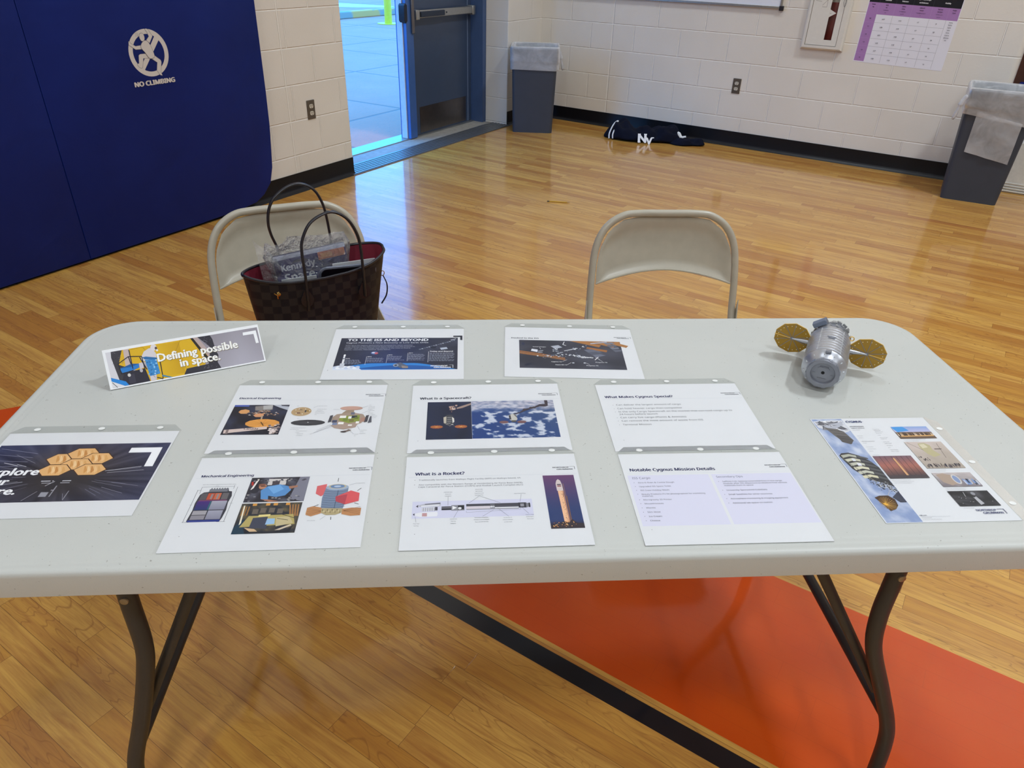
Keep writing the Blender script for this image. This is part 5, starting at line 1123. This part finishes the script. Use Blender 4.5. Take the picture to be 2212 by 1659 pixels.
def d_rock(c):
    head(c, 'What is a Rocket?', 0.057, 0.226, 0.281, 0.247); logo(c, 0.856, 0.173, 0.128)
    bullets(c, [('Traditionally launches from Wallops Flight Facility (WFF) on Wallops Island, VA', 0.288, 0.581, 1), ('Also compatible with the Western Range at Vandenberg Air Force Base (VAFB),', 0.343, 0.590, 1), ('Cape Canaveral Air Force Station (CCAFS) and Kodiak Launch Complex (KLC)', 0.368, 0.590, 0)], 0.079)
    c.rect(0.053, 0.520, 0.707, 0.697, 'D3D3E6')
    c.poly([(0.072, 0.572), (0.085, 0.555), (0.085, 0.585)], '4A4A54'); c.poly([(0.088, 0.56), (0.12, 0.545), (0.205, 0.535), (0.207, 0.56), (0.20, 0.575), (0.10, 0.580), (0.088, 0.575)], 'B8B8C0'); c.poly([(0.10, 0.565), (0.20, 0.555), (0.20, 0.57), (0.10, 0.578)], 'E4E4E8'); c.poly([(0.12, 0.547), (0.205, 0.537), (0.205, 0.55), (0.12, 0.556)], '70707C')
    c.poly([(0.103, 0.588), (0.185, 0.578), (0.19, 0.60), (0.187, 0.622), (0.105, 0.626)], 'CFCFD6')
    for k in range(6): c.line((0.113+k*0.012, 0.587), (0.113+k*0.012, 0.625), 0.0006, '6A6A74')
    c.rect(0.176, 0.582, 0.19, 0.618, '44444E')
    c.poly([(0.058, 0.655), (0.068, 0.642), (0.068, 0.668)], '4A4A54'); c.poly([(0.072, 0.645), (0.10, 0.635), (0.188, 0.632), (0.192, 0.655), (0.188, 0.678), (0.10, 0.682), (0.072, 0.67)], 'E6E6EA'); c.rect(0.108, 0.645, 0.134, 0.676, 'A8585C')
    for k in range(3): c.line((0.108, 0.652+k*0.009), (0.134, 0.652+k*0.009), 0.0008, 'E0D0D0')
    c.rect(0.211, 0.580, 0.267, 0.618, '34343C'); c.rect(0.211, 0.590, 0.267, 0.598, '8A8A94'); c.rect(0.264, 0.568, 0.335, 0.625, '8C8C94'); c.poly([(0.27, 0.575), (0.295, 0.595), (0.27, 0.615)], 'F0F0F2'); c.rect(0.30, 0.572, 0.333, 0.615, '2A2A30'); c.ell(0.31, 0.602, 0.010, 0.012, 'E8E8EA', 10)
    c.rect(0.345, 0.560, 0.63, 0.588, '4A4A52'); c.rect(0.345, 0.585, 0.475, 0.612, 'D8D0D6'); c.rect(0.345, 0.612, 0.63, 0.622, '9A9AA2'); c.rect(0.50, 0.585, 0.63, 0.600, '56565E'); c.rect(0.50, 0.602, 0.63, 0.612, 'ECECEE'); c.rect(0.475, 0.565, 0.50, 0.61, '6A6A72')
    c.ell(0.482, 0.595, 0.007, 0.010, 'E0E0E4', 10); c.ell(0.493, 0.595, 0.007, 0.010, 'C8C8CE', 10); c.rect(0.630, 0.558, 0.672, 0.612, '3C3C44'); c.poly([(0.672, 0.56), (0.695, 0.572), (0.695, 0.602), (0.672, 0.612)], '84848C'); c.rect(0.64, 0.57, 0.66, 0.60, '9A9AA2'); c.line((0.69, 0.562), (0.69, 0.61), 0.002, '26262C')
    c.pline([(0.345, 0.635), (0.345, 0.648), (0.64, 0.628), (0.64, 0.615)], 0.0004, '888890')
    def lab(ls, x, y):
        for k, l in enumerate(ls): c.text(l, x, y+k*0.0215, '4A4E5C', cap=0.00225, al='c')
    lab(['CASTOR 30XL', 'Reduced', 'Insulation'], 0.246, 0.430); lab(['Structurally', 'Reinforced', 'Intertank and', 'Forward Bay'], 0.418, 0.405); lab(['Optimized Aft Bay'], 0.645, 0.462); lab(['"Pop-Top"', 'Fairing'], 0.080, 0.752); lab(['Combined', 'Fairing', 'Adapter'], 0.275, 0.715); lab(['Eliminate Insulation,', 'Forward and Intertank', 'Bays and RP Domes'], 0.425, 0.707); lab(['16 Versus 17', 'Helium Bottles', 'in LO2 Tank'], 0.565, 0.715); lab(['Engine Heat', 'Exchangers', 'Removed'], 0.685, 0.690)
    for p in ([(0.246, 0.478), (0.246, 0.570)], [(0.418, 0.475), (0.359, 0.552)], [(0.418, 0.475), (0.532, 0.555)], [(0.652, 0.468), (0.64, 0.55)], [(0.072, 0.68), (0.078, 0.735)], [(0.30, 0.625), (0.277, 0.70)], [(0.493, 0.628), (0.431, 0.692)], [(0.515, 0.61), (0.572, 0.70)], [(0.645, 0.605), (0.68, 0.675)]): c.line(p[0], p[1], 0.0004, '70747E')
    def dusk(a, b): return mixc((108, 70, 110), (50, 66, 112), min(1, b*1.5)) if b < 0.9 else (44, 46, 70)
    c.raster(0.788, 0.262, 0.968, 0.836, 8, 14, dusk)
    c.poly([(0.855, 0.36), (0.862, 0.325), (0.872, 0.308), (0.884, 0.325), (0.890, 0.37), (0.892, 0.44), (0.856, 0.44)], 'D6C8C4'); c.rect(0.862, 0.365, 0.884, 0.378, '5A4A58'); c.rect(0.862, 0.382, 0.884, 0.396, 'A06868')
    c.poly([(0.860, 0.44), (0.892, 0.44), (0.896, 0.79), (0.866, 0.79)], 'F0C098'); c.poly([(0.885, 0.44), (0.893, 0.44), (0.897, 0.79), (0.890, 0.79)], 'C08C70')
    random.seed(9)
    for k in range(42): c.ell(random.uniform(0.876, 0.890), random.uniform(0.45, 0.77), 0.0015, 0.003, '6A4A48', 6)
    c.line((0.897, 0.36), (0.905, 0.78), 0.0012, '8A6A6A'); c.line((0.903, 0.50), (0.903, 0.78), 0.0022, '7A5A50')
    c.poly([(0.788, 0.836), (0.788, 0.80), (0.83, 0.79), (0.86, 0.765), (0.89, 0.775), (0.91, 0.745), (0.93, 0.785), (0.968, 0.79), (0.968, 0.836)], '3A3238')
    for k in range(40): c.ell(random.uniform(0.80, 0.93), random.uniform(0.77, 0.82), 0.003, 0.004, random.choice(['E8A060', 'A86A40', '5A4840', 'F0C080']), 6)
def d_nota(c):
    c.rect(0.018, 0.263, 0.496, 0.815, 'DAD9E9'); c.rect(0.513, 0.263, 0.992, 0.815, 'DAD9E9')
    c.text('Notable Cygnus Mission Details', 0.044, 0.213, NAV, width=0.507, bold=0.03); c.line((0.02, 0.243), (0.99, 0.243), 0.0003, 'C8CCD4'); logo(c, 0.864, 0.170, 0.130)
    c.text('ISS Cargo', 0.042, 0.306, '4A5068', width=0.105); c.text('Secondary Ops', 0.537, 0.306, '4A5068', width=0.157)
    bullets(c, [('Zero-G Oven & Cookie Dough', 0.356, 0.210, 1), ('Upgraded ISS Space Toilet', 0.400, 0.183, 1), ('ISS Crew Holiday Meals', 0.443, 0.166, 1), ('Beauty Products (To be photographed for marketing', 0.487, 0.362, 1), ('material)', 0.508, 0.060, 0), ('Microgravity 3D Printer', 0.548, 0.160, 1), ('Mousetronauts', 0.590, 0.105, 1), ('Worms', 0.635, 0.052, 1), ('Slim Mold', 0.680, 0.070, 1), ('Ice Cream', 0.724, 0.072, 1), ('Cheese', 0.768, 0.054, 1)], 0.067)
    bullets(c, [('Saffires I-VI: Setting controlled fires in the cargo', 0.360, 0.352, 1), ('module after ISS departure to observe how various', 0.383, 0.375, 0), ('materials burn in space', 0.406, 0.170, 0), ('University Sponsored CubeSats', 0.460, 0.236, 1), ('Small Satellites for other countries', 0.508, 0.252, 1), ('Atmosphere monitoring & imaging equipment', 0.555, 0.330, 1), ('Additional lab space on station', 0.602, 0.225, 1)], 0.560)
    c.ell(0.06, 0.85, 0.002, 0.003, '777777', 8)
def d_expl(c):
    X0, X1, Y0, Y1 = 0.012, 0.990, 0.158, 0.834
    def sp(a, b):
        dx, dy = (a-0.50)*1.2, (b-0.62); an = math.atan2(dy, dx); r_ = math.hypot(dx, dy); st = mnoise.noise(Vector((an*9, r_*1.2, 0)))+0.5*mnoise.noise(Vector((an*26, r_, 3)))
        base = mixc((50, 46, 50), (58, 62, 92), max(0, r_-0.15)*1.6); base = mixc(base, (98, 80, 76), max(0, 0.55-math.hypot(a-0.55, (b-0.25)*0.8)*1.6)*0.7)
        return tuple(v+26*st*min(1, r_*3) for v in base)
    c.raster(X0, Y0, X1, Y1, 96, 60, sp)
    random.seed(21)
    for k in range(46):
        an = random.uniform(-0.35, math.pi+0.35) if k < 36 else random.uniform(0, 6.28); r0 = random.uniform(0.18, 0.35); r1 = r0+random.uniform(0.06, 0.22); cx_, cy_ = 0.50, 0.55
        p = (cx_+r0*math.cos(an), cy_+r0*math.sin(an)); q_ = (cx_+r1*math.cos(an), cy_+r1*math.sin(an))
        if X0+.01 < q_[0] < X1-.01 and Y0+.01 < q_[1] < Y1-.01 and Y0+.01 < p[1] < Y1-.01: c.line(p, q_, random.uniform(0.0003, 0.0009), random.choice(['B8B8C4', '8C8C9C', 'DCDCE4', '6C6C80']))
    for k in range(4): c.line((0.03+0.01*k, 0.20+0.075*k), (0.26-0.01*k, 0.27+0.05*k), 0.0006, '9C9CB4')
    for x, y, w, h in ((0.46, 0.60, 0.10, 0.010), (0.40, 0.60, 0.05, 0.010), (0.41, 0.625, 0.055, 0.006), (0.51, 0.625, 0.05, 0.006), (0.47, 0.705, 0.035, 0.006), (0.445, 0.73, 0.04, 0.05), (0.50, 0.66, 0.006, 0.12), (0.585, 0.72, 0.004, 0.10)): c.rect(x, y, x+w, y+h, 'C0C0C8' if h < 0.02 else '9A9AA4')
    c.poly([(0.472, 0.58), (0.52, 0.58), (0.485, 0.72), (0.44, 0.72)], '2C2A30'); c.line((0.475, 0.61), (0.44, 0.66), 0.0012, 'C4C4CC')
    hw, hh = 0.0935, 0.132
    def hexa(cx_, cy_):
        P = [(cx_-hw*0.5, cy_-hh/2), (cx_+hw*0.5, cy_-hh/2), (cx_+hw*0.98, cy_), (cx_+hw*0.5, cy_+hh/2), (cx_-hw*0.5, cy_+hh/2), (cx_-hw*0.98, cy_)]
        c.poly([(cx_+(x-cx_)*1.03, cy_+(y-cy_)*1.03) for x, y in P], '4A2C18'); Q = [(cx_+(x-cx_)*0.955, cy_+(y-cy_)*0.95) for x, y in P]; c.poly(Q, 'E4B478')
        for k in range(5):
            x = cx_+hw*(-0.45+0.2*k); c.poly([(x, cy_-hh*0.32), (x+0.008, cy_-hh*0.30), (x+0.03, cy_+0.01), (x+0.022, cy_+hh*0.34), (x+0.012, cy_+0.015)], ['D39A58', 'F0CC98', 'C88C4C', 'EAC088', 'DCA868'][k])
    for cx_, cy_ in ((0.452, 0.345), (0.549, 0.279), (0.647, 0.344), (0.551, 0.412), (0.454, 0.479), (0.649, 0.480)): hexa(cx_-0.028, cy_)
    c.text('Explore', 0.060, 0.530, 'F4F4F6', width=0.288, bold=0.035, sans=False); c.text('your', 0.060, 0.638, 'F4F4F6', width=0.165, bold=0.035, sans=False); c.text('future.', 0.060, 0.747, 'F4F4F6', width=0.246, bold=0.035, sans=False)
    c.poly([(0.776, 0.218), (0.955, 0.218), (0.960, 0.455), (0.912, 0.455), (0.908, 0.280), (0.776, 0.280)], 'F4F4F6')
def d_cyg(c):
    def cloud(a, b):
        n = fbm(a*3, b*10, 2, 5); return mixc((140, 158, 196), (206, 212, 226), 0.45+n*0.9-b*0.2)
    c.raster(0.008, 0.006, 0.272, 0.996, 20, 80, cloud)
    random.seed(31)
    c.poly([(0.01, 0.03), (0.16, 0.02), (0.268, 0.02), (0.27, 0.14), (0.20, 0.165), (0.10, 0.14), (0.02, 0.10)], 'D8D8DC')
    for k in range(44): c.poly([(lambda x, y, r_: (x+r_*dx, y+r_*dy*0.8))(xx, yy, rr)for (dx, dy) in ((-1, 0), (0.2, -1), (1, 0.4)) for xx, yy, rr in [(random.uniform(0.03, 0.26), random.uniform(0.025, 0.15), random.uniform(.006, .018))]][:3], random.choice(['8A8A90', 'F0F0F2', 'B8BAC4', '5C5C64']))
    c.poly([(0.07, 0.10), (0.17, 0.12), (0.21, 0.15), (0.235, 0.24), (0.20, 0.28), (0.14, 0.25), (0.11, 0.20)], '6E6A68'); c.poly([(0.12, 0.19), (0.21, 0.20), (0.235, 0.245), (0.19, 0.285), (0.13, 0.26)], '5A5654')
    for k in range(4): c.line((0.10+k*0.012, 0.13+k*0.03), (0.21+k*0.004, 0.15+k*0.028), 0.0009, '3A3836')
    # large capsule
    B = [(0.02, 0.40), (0.05, 0.375), (0.11, 0.37), (0.18, 0.40), (0.235, 0.455), (0.268, 0.52), (0.268, 0.70), (0.20, 0.66), (0.12, 0.63), (0.05, 0.53)]
    c.poly(B, '3C3C3E')
    for k in range(6):
        y = 0.395+k*0.040; x = 0.035+0.010*k
        c.poly([(x, y), (x+0.07, y-0.012), (x+0.12, y+0.004), (x+0.115, y+0.026), (x+0.065, y+0.012), (x+0.005, y+0.026)], ['B8B8A8', 'D0CEB8', 'C4C4B4', 'DAD6BC', 'C8C8B8', 'D8D2B4'][k])
        c.poly([(x+0.125, y+0.002), (min(0.268, x+0.20), y+0.030), (min(0.268, x+0.20), y+0.045), (x+0.12, y+0.024)], '5C5C5E')
    c.rect(0.10, 0.43, 0.125, 0.455, 'E0E2E8'); c.rect(0.115, 0.475, 0.145, 0.50, 'E6E6EE'); c.line((0.03, 0.42), (0.16, 0.66), 0.0014, '8A8878')
    for k in range(150):
        t_ = random.random(); x = 0.13+0.14*t_+random.gauss(0, 0.012); y = 0.655+0.085*t_+random.gauss(0, 0.020); x = min(0.268, max(0.09, x)); r_ = random.uniform(.003, .009)
        c.poly([(x-r_, y), (x, y-r_*0.8), (min(0.271, x+r_), y+r_*0.5)], random.choice(['1C1C1E', 'E0E0E0', '6A6A6C', '2C2C30', 'A8A8A8', '444448']))
    c.poly([(0.19, 0.79), (0.268, 0.74), (0.268, 0.835), (0.22, 0.835)], '3E4252')
    P = [(0.055, 0.79), (0.10, 0.775), (0.165, 0.775), (0.195, 0.81), (0.185, 0.86), (0.15, 0.89), (0.10, 0.905), (0.085, 0.86)]
    c.poly(P, '4A3420')
    for k in range(26):
        a = 2*math.pi*k/26; q_ = (0.118+0.062*math.cos(a)*0.95, 0.842+0.055*math.sin(a)); c.line((0.10, 0.85), q_, 0.0006, random.choice(['C8943C', 'E0B050', 'A87830']))
    c.poly([(0.08, 0.843), (0.10, 0.838), (0.115, 0.85), (0.10, 0.86)], 'F0B848'); c.line((0.165, 0.775), (0.20, 0.74), 0.001, 'B8B8BC')
    c.text('CYGNUS', 0.292, 0.050, '2A3A70', width=0.137, bold=0.03); c.text('TM', 0.432, 0.042, '2A3A70', cap=0.0018)
    c.text('SPECIFICATIONS', 0.293, 0.099, '3A4058', width=0.12, bold=0.02); c.text('SERVICE MODULE', 0.293, 0.117, '3A4058', width=0.115, bold=0.01)
    L_ = [('Power Capabilities', 0.135, 0), ('Power Output', 0.200, 0), ('Propellant', 0.222, 0), ('PRESSURIZED CARGO MODULE', 0.260, 1), ('Heritage', 0.278, 0), ('Total Cargo Mass', 0.318, 0), ('Pressurized Volume', 0.340, 0), ('Berthing', 0.362, 0), ('Active cap relay', 0.402, 0), ('Active berthing', 0.418, 0)]
    for s_, y, b_ in L_: c.text(s_, 0.293, y, '4A4E5C', cap=0.0017, bold=0.01 if b_ else 0)
    for s_, y in (('4 Thrust string', 0.130), ('GEOStar\u2122 based', 0.145), ('service 7.5 Gallium', 0.160), ('Arsenide cells', 0.175), ('3.5 kW', 0.198), ('Hydrazine/nitrogen', 0.222), ('as dual source', 0.236), ('Multi-Purpose', 0.270), ('Logistics Module', 0.285), ('Up to 3,800 kg', 0.308), ('26 m3', 0.328), ('Common Berthing', 0.352), ('Mechanism (CBM)', 0.368)): c.text(s_, 0.470, y, '4A4E5C', cap=0.0017)
    # photo 1
    c.grad(0.639, 0.104, 0.950, 0.170, '8CA8D8', 'C4C0DC'); c.rect(0.639, 0.165, 0.950, 0.236, '6A5648'); c.poly([(0.639, 0.11), (0.74, 0.104), (0.77, 0.15), (0.66, 0.165)], '4C9CDC')
    for k in range(26): c.poly([(0.645+0.0118*k, 0.205), (0.648+0.0118*k, 0.155+random.uniform(0, .02)), (0.655+0.0118*k, 0.205)], random.choice(['4A3C34', 'D8B890', '7C6450', 'F0DCC0', '2E2824']))
    c.poly([(0.66, 0.205), (0.94, 0.20), (0.94, 0.212), (0.66, 0.216)], 'D8A868')
    # photo 2
    c.raster(0.640, 0.272, 0.952, 0.540, 12, 14, lambda a, b: mixc((206, 192, 184), (172, 160, 146), b+0.3*fbm(a*3, b*3, 8)))
    c.poly([(0.74, 0.29), (0.80, 0.285), (0.83, 0.31), (0.82, 0.36), (0.85, 0.41), (0.78, 0.43), (0.75, 0.40), (0.73, 0.34)], 'BDB48E'); c.poly([(0.745, 0.30), (0.79, 0.295), (0.80, 0.33), (0.75, 0.34)], 'D8D0B4')
    c.line((0.66, 0.28), (0.74, 0.36), 0.0008, '6A6058'); c.line((0.90, 0.29), (0.87, 0.44), 0.0008, '6A6058'); c.rect(0.84, 0.345, 0.90, 0.352, '4A3A38')
    for k in range(60): c.rect(*(lambda x, y: (x, y, x+0.006, y+0.022))(random.uniform(0.655, 0.94), random.uniform(0.490, 0.515)), random.choice(['2E3448', '6A5C58', '443838', '8A8078', '1E2232']))
    for k in range(12): c.rect(*(lambda x, y: (x, y, x+0.005, y+0.014))(random.uniform(0.65, 0.72), random.uniform(0.42, 0.46)), '3E3A40')
    # photo 3
    c.raster(0.284, 0.412, 0.596, 0.628, 8, 12, lambda a, b: mixc(mixc((120, 92, 104), (176, 110, 96), min(1, b*2.2)), (72, 62, 66), max(0, b*2-0.9)))
    for x in (0.335, 0.375, 0.43, 0.47, 0.51, 0.555): c.line((x, 0.414), (x-0.002, 0.60), 0.0007, '3A2E34')
    c.poly([(0.432, 0.44), (0.440, 0.43), (0.448, 0.44), (0.450, 0.60), (0.432, 0.60)], 'D8A878'); c.rect(0.284, 0.60, 0.595, 0.628, '4C4448')
    # photo 4
    c.raster(0.640, 0.583, 0.948, 0.711, 10, 8, lambda a, b: mixc((196, 186, 184), (132, 124, 128), b+0.4*fbm(a*4, b*3, 5)))
    c.poly([(0.66, 0.60), (0.72, 0.59), (0.79, 0.61), (0.79, 0.68), (0.72, 0.70), (0.67, 0.67)], 'B09C8C'); c.ell(0.79, 0.645, 0.030, 0.045, 'D0CCC8', 18); c.ell(0.79, 0.645, 0.021, 0.034, '8A9CC0', 18)
    for k in range(14): c.rect(*(lambda x, y: (x, y, x+0.012, y+0.04))(random.uniform(0.80, 0.93), random.uniform(0.64, 0.665)), random.choice(['7C98C8', '2E3444', 'C8CCD8', '5A6478']))
    # photo 5
    c.raster(0.636, 0.750, 0.945, 0.880, 10, 8, lambda a, b: mixc((34, 34, 38), (84, 84, 88), 0.3+fbm(a*4, b*4, 6)))
    c.ell(0.815, 0.775, 0.016, 0.014, '9A9AA0', 12); c.poly([(0.795, 0.81), (0.82, 0.80), (0.835, 0.86), (0.80, 0.872)], 'B8B8BC'); c.line((0.75, 0.76), (0.74, 0.80), 0.0008, 'D0D0D4')
    for k in range(10): c.ell(random.uniform(0.66, 0.92), random.uniform(0.80, 0.87), 0.002, 0.002, 'E0E0E4', 6)
    for x0, y0, ls in ((0.653, 0.252, ['Northrop Grumman technicians and technologies are ushering', 'in Wallops operations center and facilities']), (0.647, 0.556, ['The Cygnus Service module is mated with the', 'pressurized cargo module at Kennedy SC']), (0.641, 0.727, ['Northrop Grumman provided spacecraft integration and', 'payload processing facilities capability and support']), (0.286, 0.645, ['Cygnus is compatible with multiple launch vehicles', 'including Northrop Grumman Antares, the Atlas and the', 'Falcon 9, launch and currently in development']), (0.65, 0.896, ['Deep Space Travel Concept'])):
        for k, l in enumerate(ls): c.text(l, x0, y0+k*0.014, '5A5E6A', cap=0.0014)
    c.text('NORTHROP', 0.728, 0.922, '27336A', width=0.148, bold=0.015); c.text('GRUMMAN', 0.764, 0.945, '27336A', width=0.148, bold=0.015); c.line((0.885, 0.908), (0.934, 0.908), 0.0008, '27336A'); c.line((0.934, 0.9065), (0.934, 0.945), 0.001, '27336A')
    c.text('ngc.com', 0.283, 0.949, '3A4058', width=0.05, bold=0.02); c.line((0.283, 0.957), (0.50, 0.957), 0.0003, '9A9EA8'); c.text('2019 Northrop Grumman', 0.283, 0.968, '5A5E6A', cap=0.0014); c.text('All rights reserved. Approved for public release.', 0.283, 0.981, '5A5E6A', cap=0.0014)
sheet((-0.2421, 1.3057, 4.15), d_iss, 'landscape page headed TO THE ISS AND BEYOND with a starry timeline picture')
sheet((0.1223, 1.3328, 1.0), d_dock, 'landscape page headed Docked to the ISS with a space station picture')
sheet((-0.3724, 1.0614, 3.59), d_elec, 'landscape page headed Electrical Engineering with exploded diagram')
sheet((-0.0421, 1.0818, 4.8), d_space, 'landscape page headed What is a Spacecraft? with two space photos')
sheet((0.3098, 1.1031, 4.51), d_spec, 'landscape page headed What Makes Cygnus Special? with text bullets only')
sheet((-0.3552, 0.8373, 4.85), d_mech, 'landscape page headed Mechanical Engineering with cutaway and cabin photos')
sheet((-0.0224, 0.8558, 4.81), d_rock, 'landscape page headed What is a Rocket? with a rocket photo at its right')
sheet((0.3293, 0.8792, 4.26), d_nota, 'landscape page headed Notable Cygnus Mission Details with two lilac text boxes')
sheet((-0.7013, 0.8884, 4.67), d_expl, 'dark page with six golden hexagon mirrors at the left table edge')
sheet((0.667, 0.9708, 4.26), d_cyg, 'portrait CYGNUS data sheet with a photo strip at the right table edge', True)

# ------------------------------------------------------------------ standing sign
BL = Vector((-0.7493, 1.1279, 0.7404)); ya = math.atan2(0.44563, 0.89522); LEAN = R(36)
SG = Matrix.Translation(BL) @ Matrix.Rotation(ya, 4, 'Z')
sg = empty('table_sign', SG, 'wide photo sign reading Defining possible in space. leaning back on its stand', 'sign')
SW, SH = 0.2815, 0.076
FM = Matrix.Rotation(R(90)-LEAN, 4, 'X') @ Matrix.Translation((SW/2, SH/2, 0))
b = MB(); b.box(-SW/2, SW/2, -SH/2, SH/2, -0.0022, 0.0); b.build('board', plain('foam_board', (238, 238, 240), 0.5), sg, FM @ Matrix.Translation((0, 0.002, 0)))
b = MB(); b.add([(0.02, 0.0448, 0.0615), (SW-0.02, 0.0448, 0.0615), (SW-0.02, 0.085, 0.0005), (0.02, 0.085, 0.0005)], [(0, 1, 2, 3)]); b.build('stand_flap', plain('sign_flap', (228, 228, 230), 0.6), sg, solid=0.0012)
c = Canvas(SW, SH, dz=3e-6, z0=0.0001)
c.rect(0, 0, 1, 1, 'F2F3F5'); XL, XR, YT, YB = 0.017, 0.991, 0.072, 0.965
c.raster(XL, YT, XR, YB, 30, 10, lambda a, b: mixc((146, 140, 148), (176, 172, 184), b*0.6+0.5*max(0, 1-abs(a-0.85)*5)))
c.poly([(XL, YT), (0.05, YT), (0.07, 0.7), (0.06, YB), (XL, YB)], 'D8D6DC')
c.poly([(0.05, YT), (0.12, YT), (0.12, 0.60), (0.10, 0.9), (0.065, 0.8), (0.045, 0.22)], '3E3C42')
c.poly([(0.117, 0.069), (0.56, 0.069), (0.62, 0.30), (0.645, 0.511), (0.603, 0.80), (0.482, 0.821), (0.458, YB), (0.245, YB), (0.21, 0.7), (0.08, 0.423)], 'DDB01E')
c.raster(0.30, 0.10, 0.47, 0.92, 6, 6, lambda a, b: mixc((226, 182, 34), (204, 158, 18), a))
c.poly([(0.124, 0.07), (0.158, 0.07), (0.158, 0.45), (0.118, 0.48)], 'C8B4B0')
for P_ in ([(0.266, 0.257), (0.244, 0.09)], [(0.478, 0.084), (0.433, 0.358), (0.455, 0.55)], [(0.244, 0.081), (0.168, 0.10)], [(0.287, 0.433), (0.36, 0.42)], [(0.478, 0.084), (0.55, 0.07)], [(0.44, 0.56), (0.482, 0.821)]): c.pline(P_, 0.0004, '7A5A14')
c.poly([(0.545, 0.07), (0.562, 0.07), (0.655, 0.80), (0.635, 0.82)], '2A2420'); c.poly([(0.562, 0.07), (0.592, 0.07), (0.665, 0.62), (0.64, 0.66)], 'B8A4A0')
c.poly([(0.592, 0.068), (0.673, 0.075), (0.684, 0.187), (0.69, 0.50), (0.70, 0.62), (0.685, 0.80), (0.70, 0.965), (0.458, 0.965), (0.482, 0.821), (0.625, 0.80), (0.65, 0.50), (0.655, 0.36)], '35333C')
random.seed(41)
for k in range(60):
    x, y = random.choice([(random.uniform(0.62, 0.685), random.uniform(0.10, 0.3)), (random.uniform(0.60, 0.69), random.uniform(0.75, 0.95)), (random.uniform(0.05, 0.11), random.uniform(0.1, 0.45)), (random.uniform(0.10, 0.22), random.uniform(0.62, 0.93))])
    c.line((x, y), (x+random.uniform(-.012, .012), y+random.uniform(-.05, .05)), 0.0004, random.choice(['6A6872', '8C8A94', '1C1A22']))
c.poly([(0.22, 0.34), (0.245, 0.20), (0.28, 0.14), (0.30, 0.17), (0.315, 0.30), (0.31, 0.42), (0.29, 0.46), (0.22, 0.44)], 'DAD2D6'); c.ell(0.308, 0.145, 0.020, 0.080, 'E0D8DA', 14); c.ell(0.322, 0.17, 0.008, 0.04, '5A4A48', 8); c.ell(0.326, 0.225, 0.007, 0.03, 'F0ECEC', 8)
c.poly([(0.22, 0.44), (0.245, 0.48), (0.25, 0.96), (0.285, 0.96), (0.295, 0.7), (0.25, 0.5)], 'D4CCD2'); c.poly([(0.20, 0.47), (0.225, 0.46), (0.225, 0.60), (0.20, 0.62)], 'CFC8D0')
c.poly([(0.10, 0.65), (0.23, 0.62), (0.245, 0.96), (0.10, 0.965), (0.085, 0.80)], '2E2C38'); c.poly([(0.12, 0.72), (0.16, 0.70), (0.16, 0.93), (0.12, 0.94)], '3C3A48')
c.ell(0.128, 0.72, 0.010, 0.045, 'D8D4D0', 8); c.ell(0.205, 0.66, 0.010, 0.05, 'B8B4B8', 8)
c.poly([(0.082, 0.52), (0.155, 0.45), (0.20, 0.48), (0.197, 0.58), (0.155, 0.62), (0.09, 0.64)], '2A7CC8'); c.poly([(0.082, 0.52), (0.155, 0.45), (0.20, 0.48), (0.15, 0.53)], '1C5C9C')
for a, d in (((0.078, 0.397), (0.147, 0.26)), ((0.147, 0.26), (0.225, 0.31)), ((0.078, 0.397), (0.085, 0.66)), ((0.158, 0.10), (0.158, 0.58)), ((0.147, 0.26), (0.152, 0.45)), ((0.085, 0.66), (0.16, 0.62)), ((0.212, 0.32), (0.24, 0.66)), ((0.225, 0.31), (0.23, 0.75)), ((0.33, 0.43), (0.325, 0.95)), ((0.24, 0.36), (0.325, 0.43)), ((0.29, 0.90), (0.325, 0.97))): c.line(a, d, 0.0016, '22222C')
c.poly([(0.24, 0.41), (0.31, 0.44), (0.315, 0.82), (0.25, 0.84)], '3A88C8')
for k in range(24): c.ell(random.uniform(0.246, 0.31), random.uniform(0.44, 0.82), 0.006, 0.02, random.choice(['6AB0E0', '2A6CA8', 'A0D0F0', '4C98D0']), 6)
c.poly([(0.225, 0.34), (0.25, 0.335), (0.325, 0.42), (0.31, 0.45), (0.24, 0.40)], '2C6CA8')
c.poly([(0.018, 0.706), (0.10, 0.86), (0.115, 0.965), (0.09, 0.965), (0.018, 0.80)], '2A88D8'); c.poly([(0.018, 0.80), (0.09, 0.965), (0.018, 0.965)], 'E0E0E4'); c.line((0.02, 0.83), (0.045, 0.97), 0.001, '2A2A30'); c.poly([(0.325, 0.86), (0.385, 0.965), (0.365, 0.965), (0.322, 0.90)], '4A88A8')
for dx, dy, cc in ((0.0022, 0.010, '7A6A40'), (0, 0, 'F8F6F2')):
    c.text('Defining possible', 0.319+dx, 0.517+dy, cc, width=0.518, bold=0.035, sans=False); c.text('in space.', 0.450+dx, 0.745+dy, cc, width=0.255, bold=0.035, sans=False)
c.poly([(0.889, 0.151), (0.979, 0.150), (0.981, 0.49), (0.961, 0.492), (0.958, 0.236), (0.887, 0.230)], 'F6F6F8')
c.build('printed_face', INK, sg, FM @ Matrix.Translation((0, 0.002, 0)))
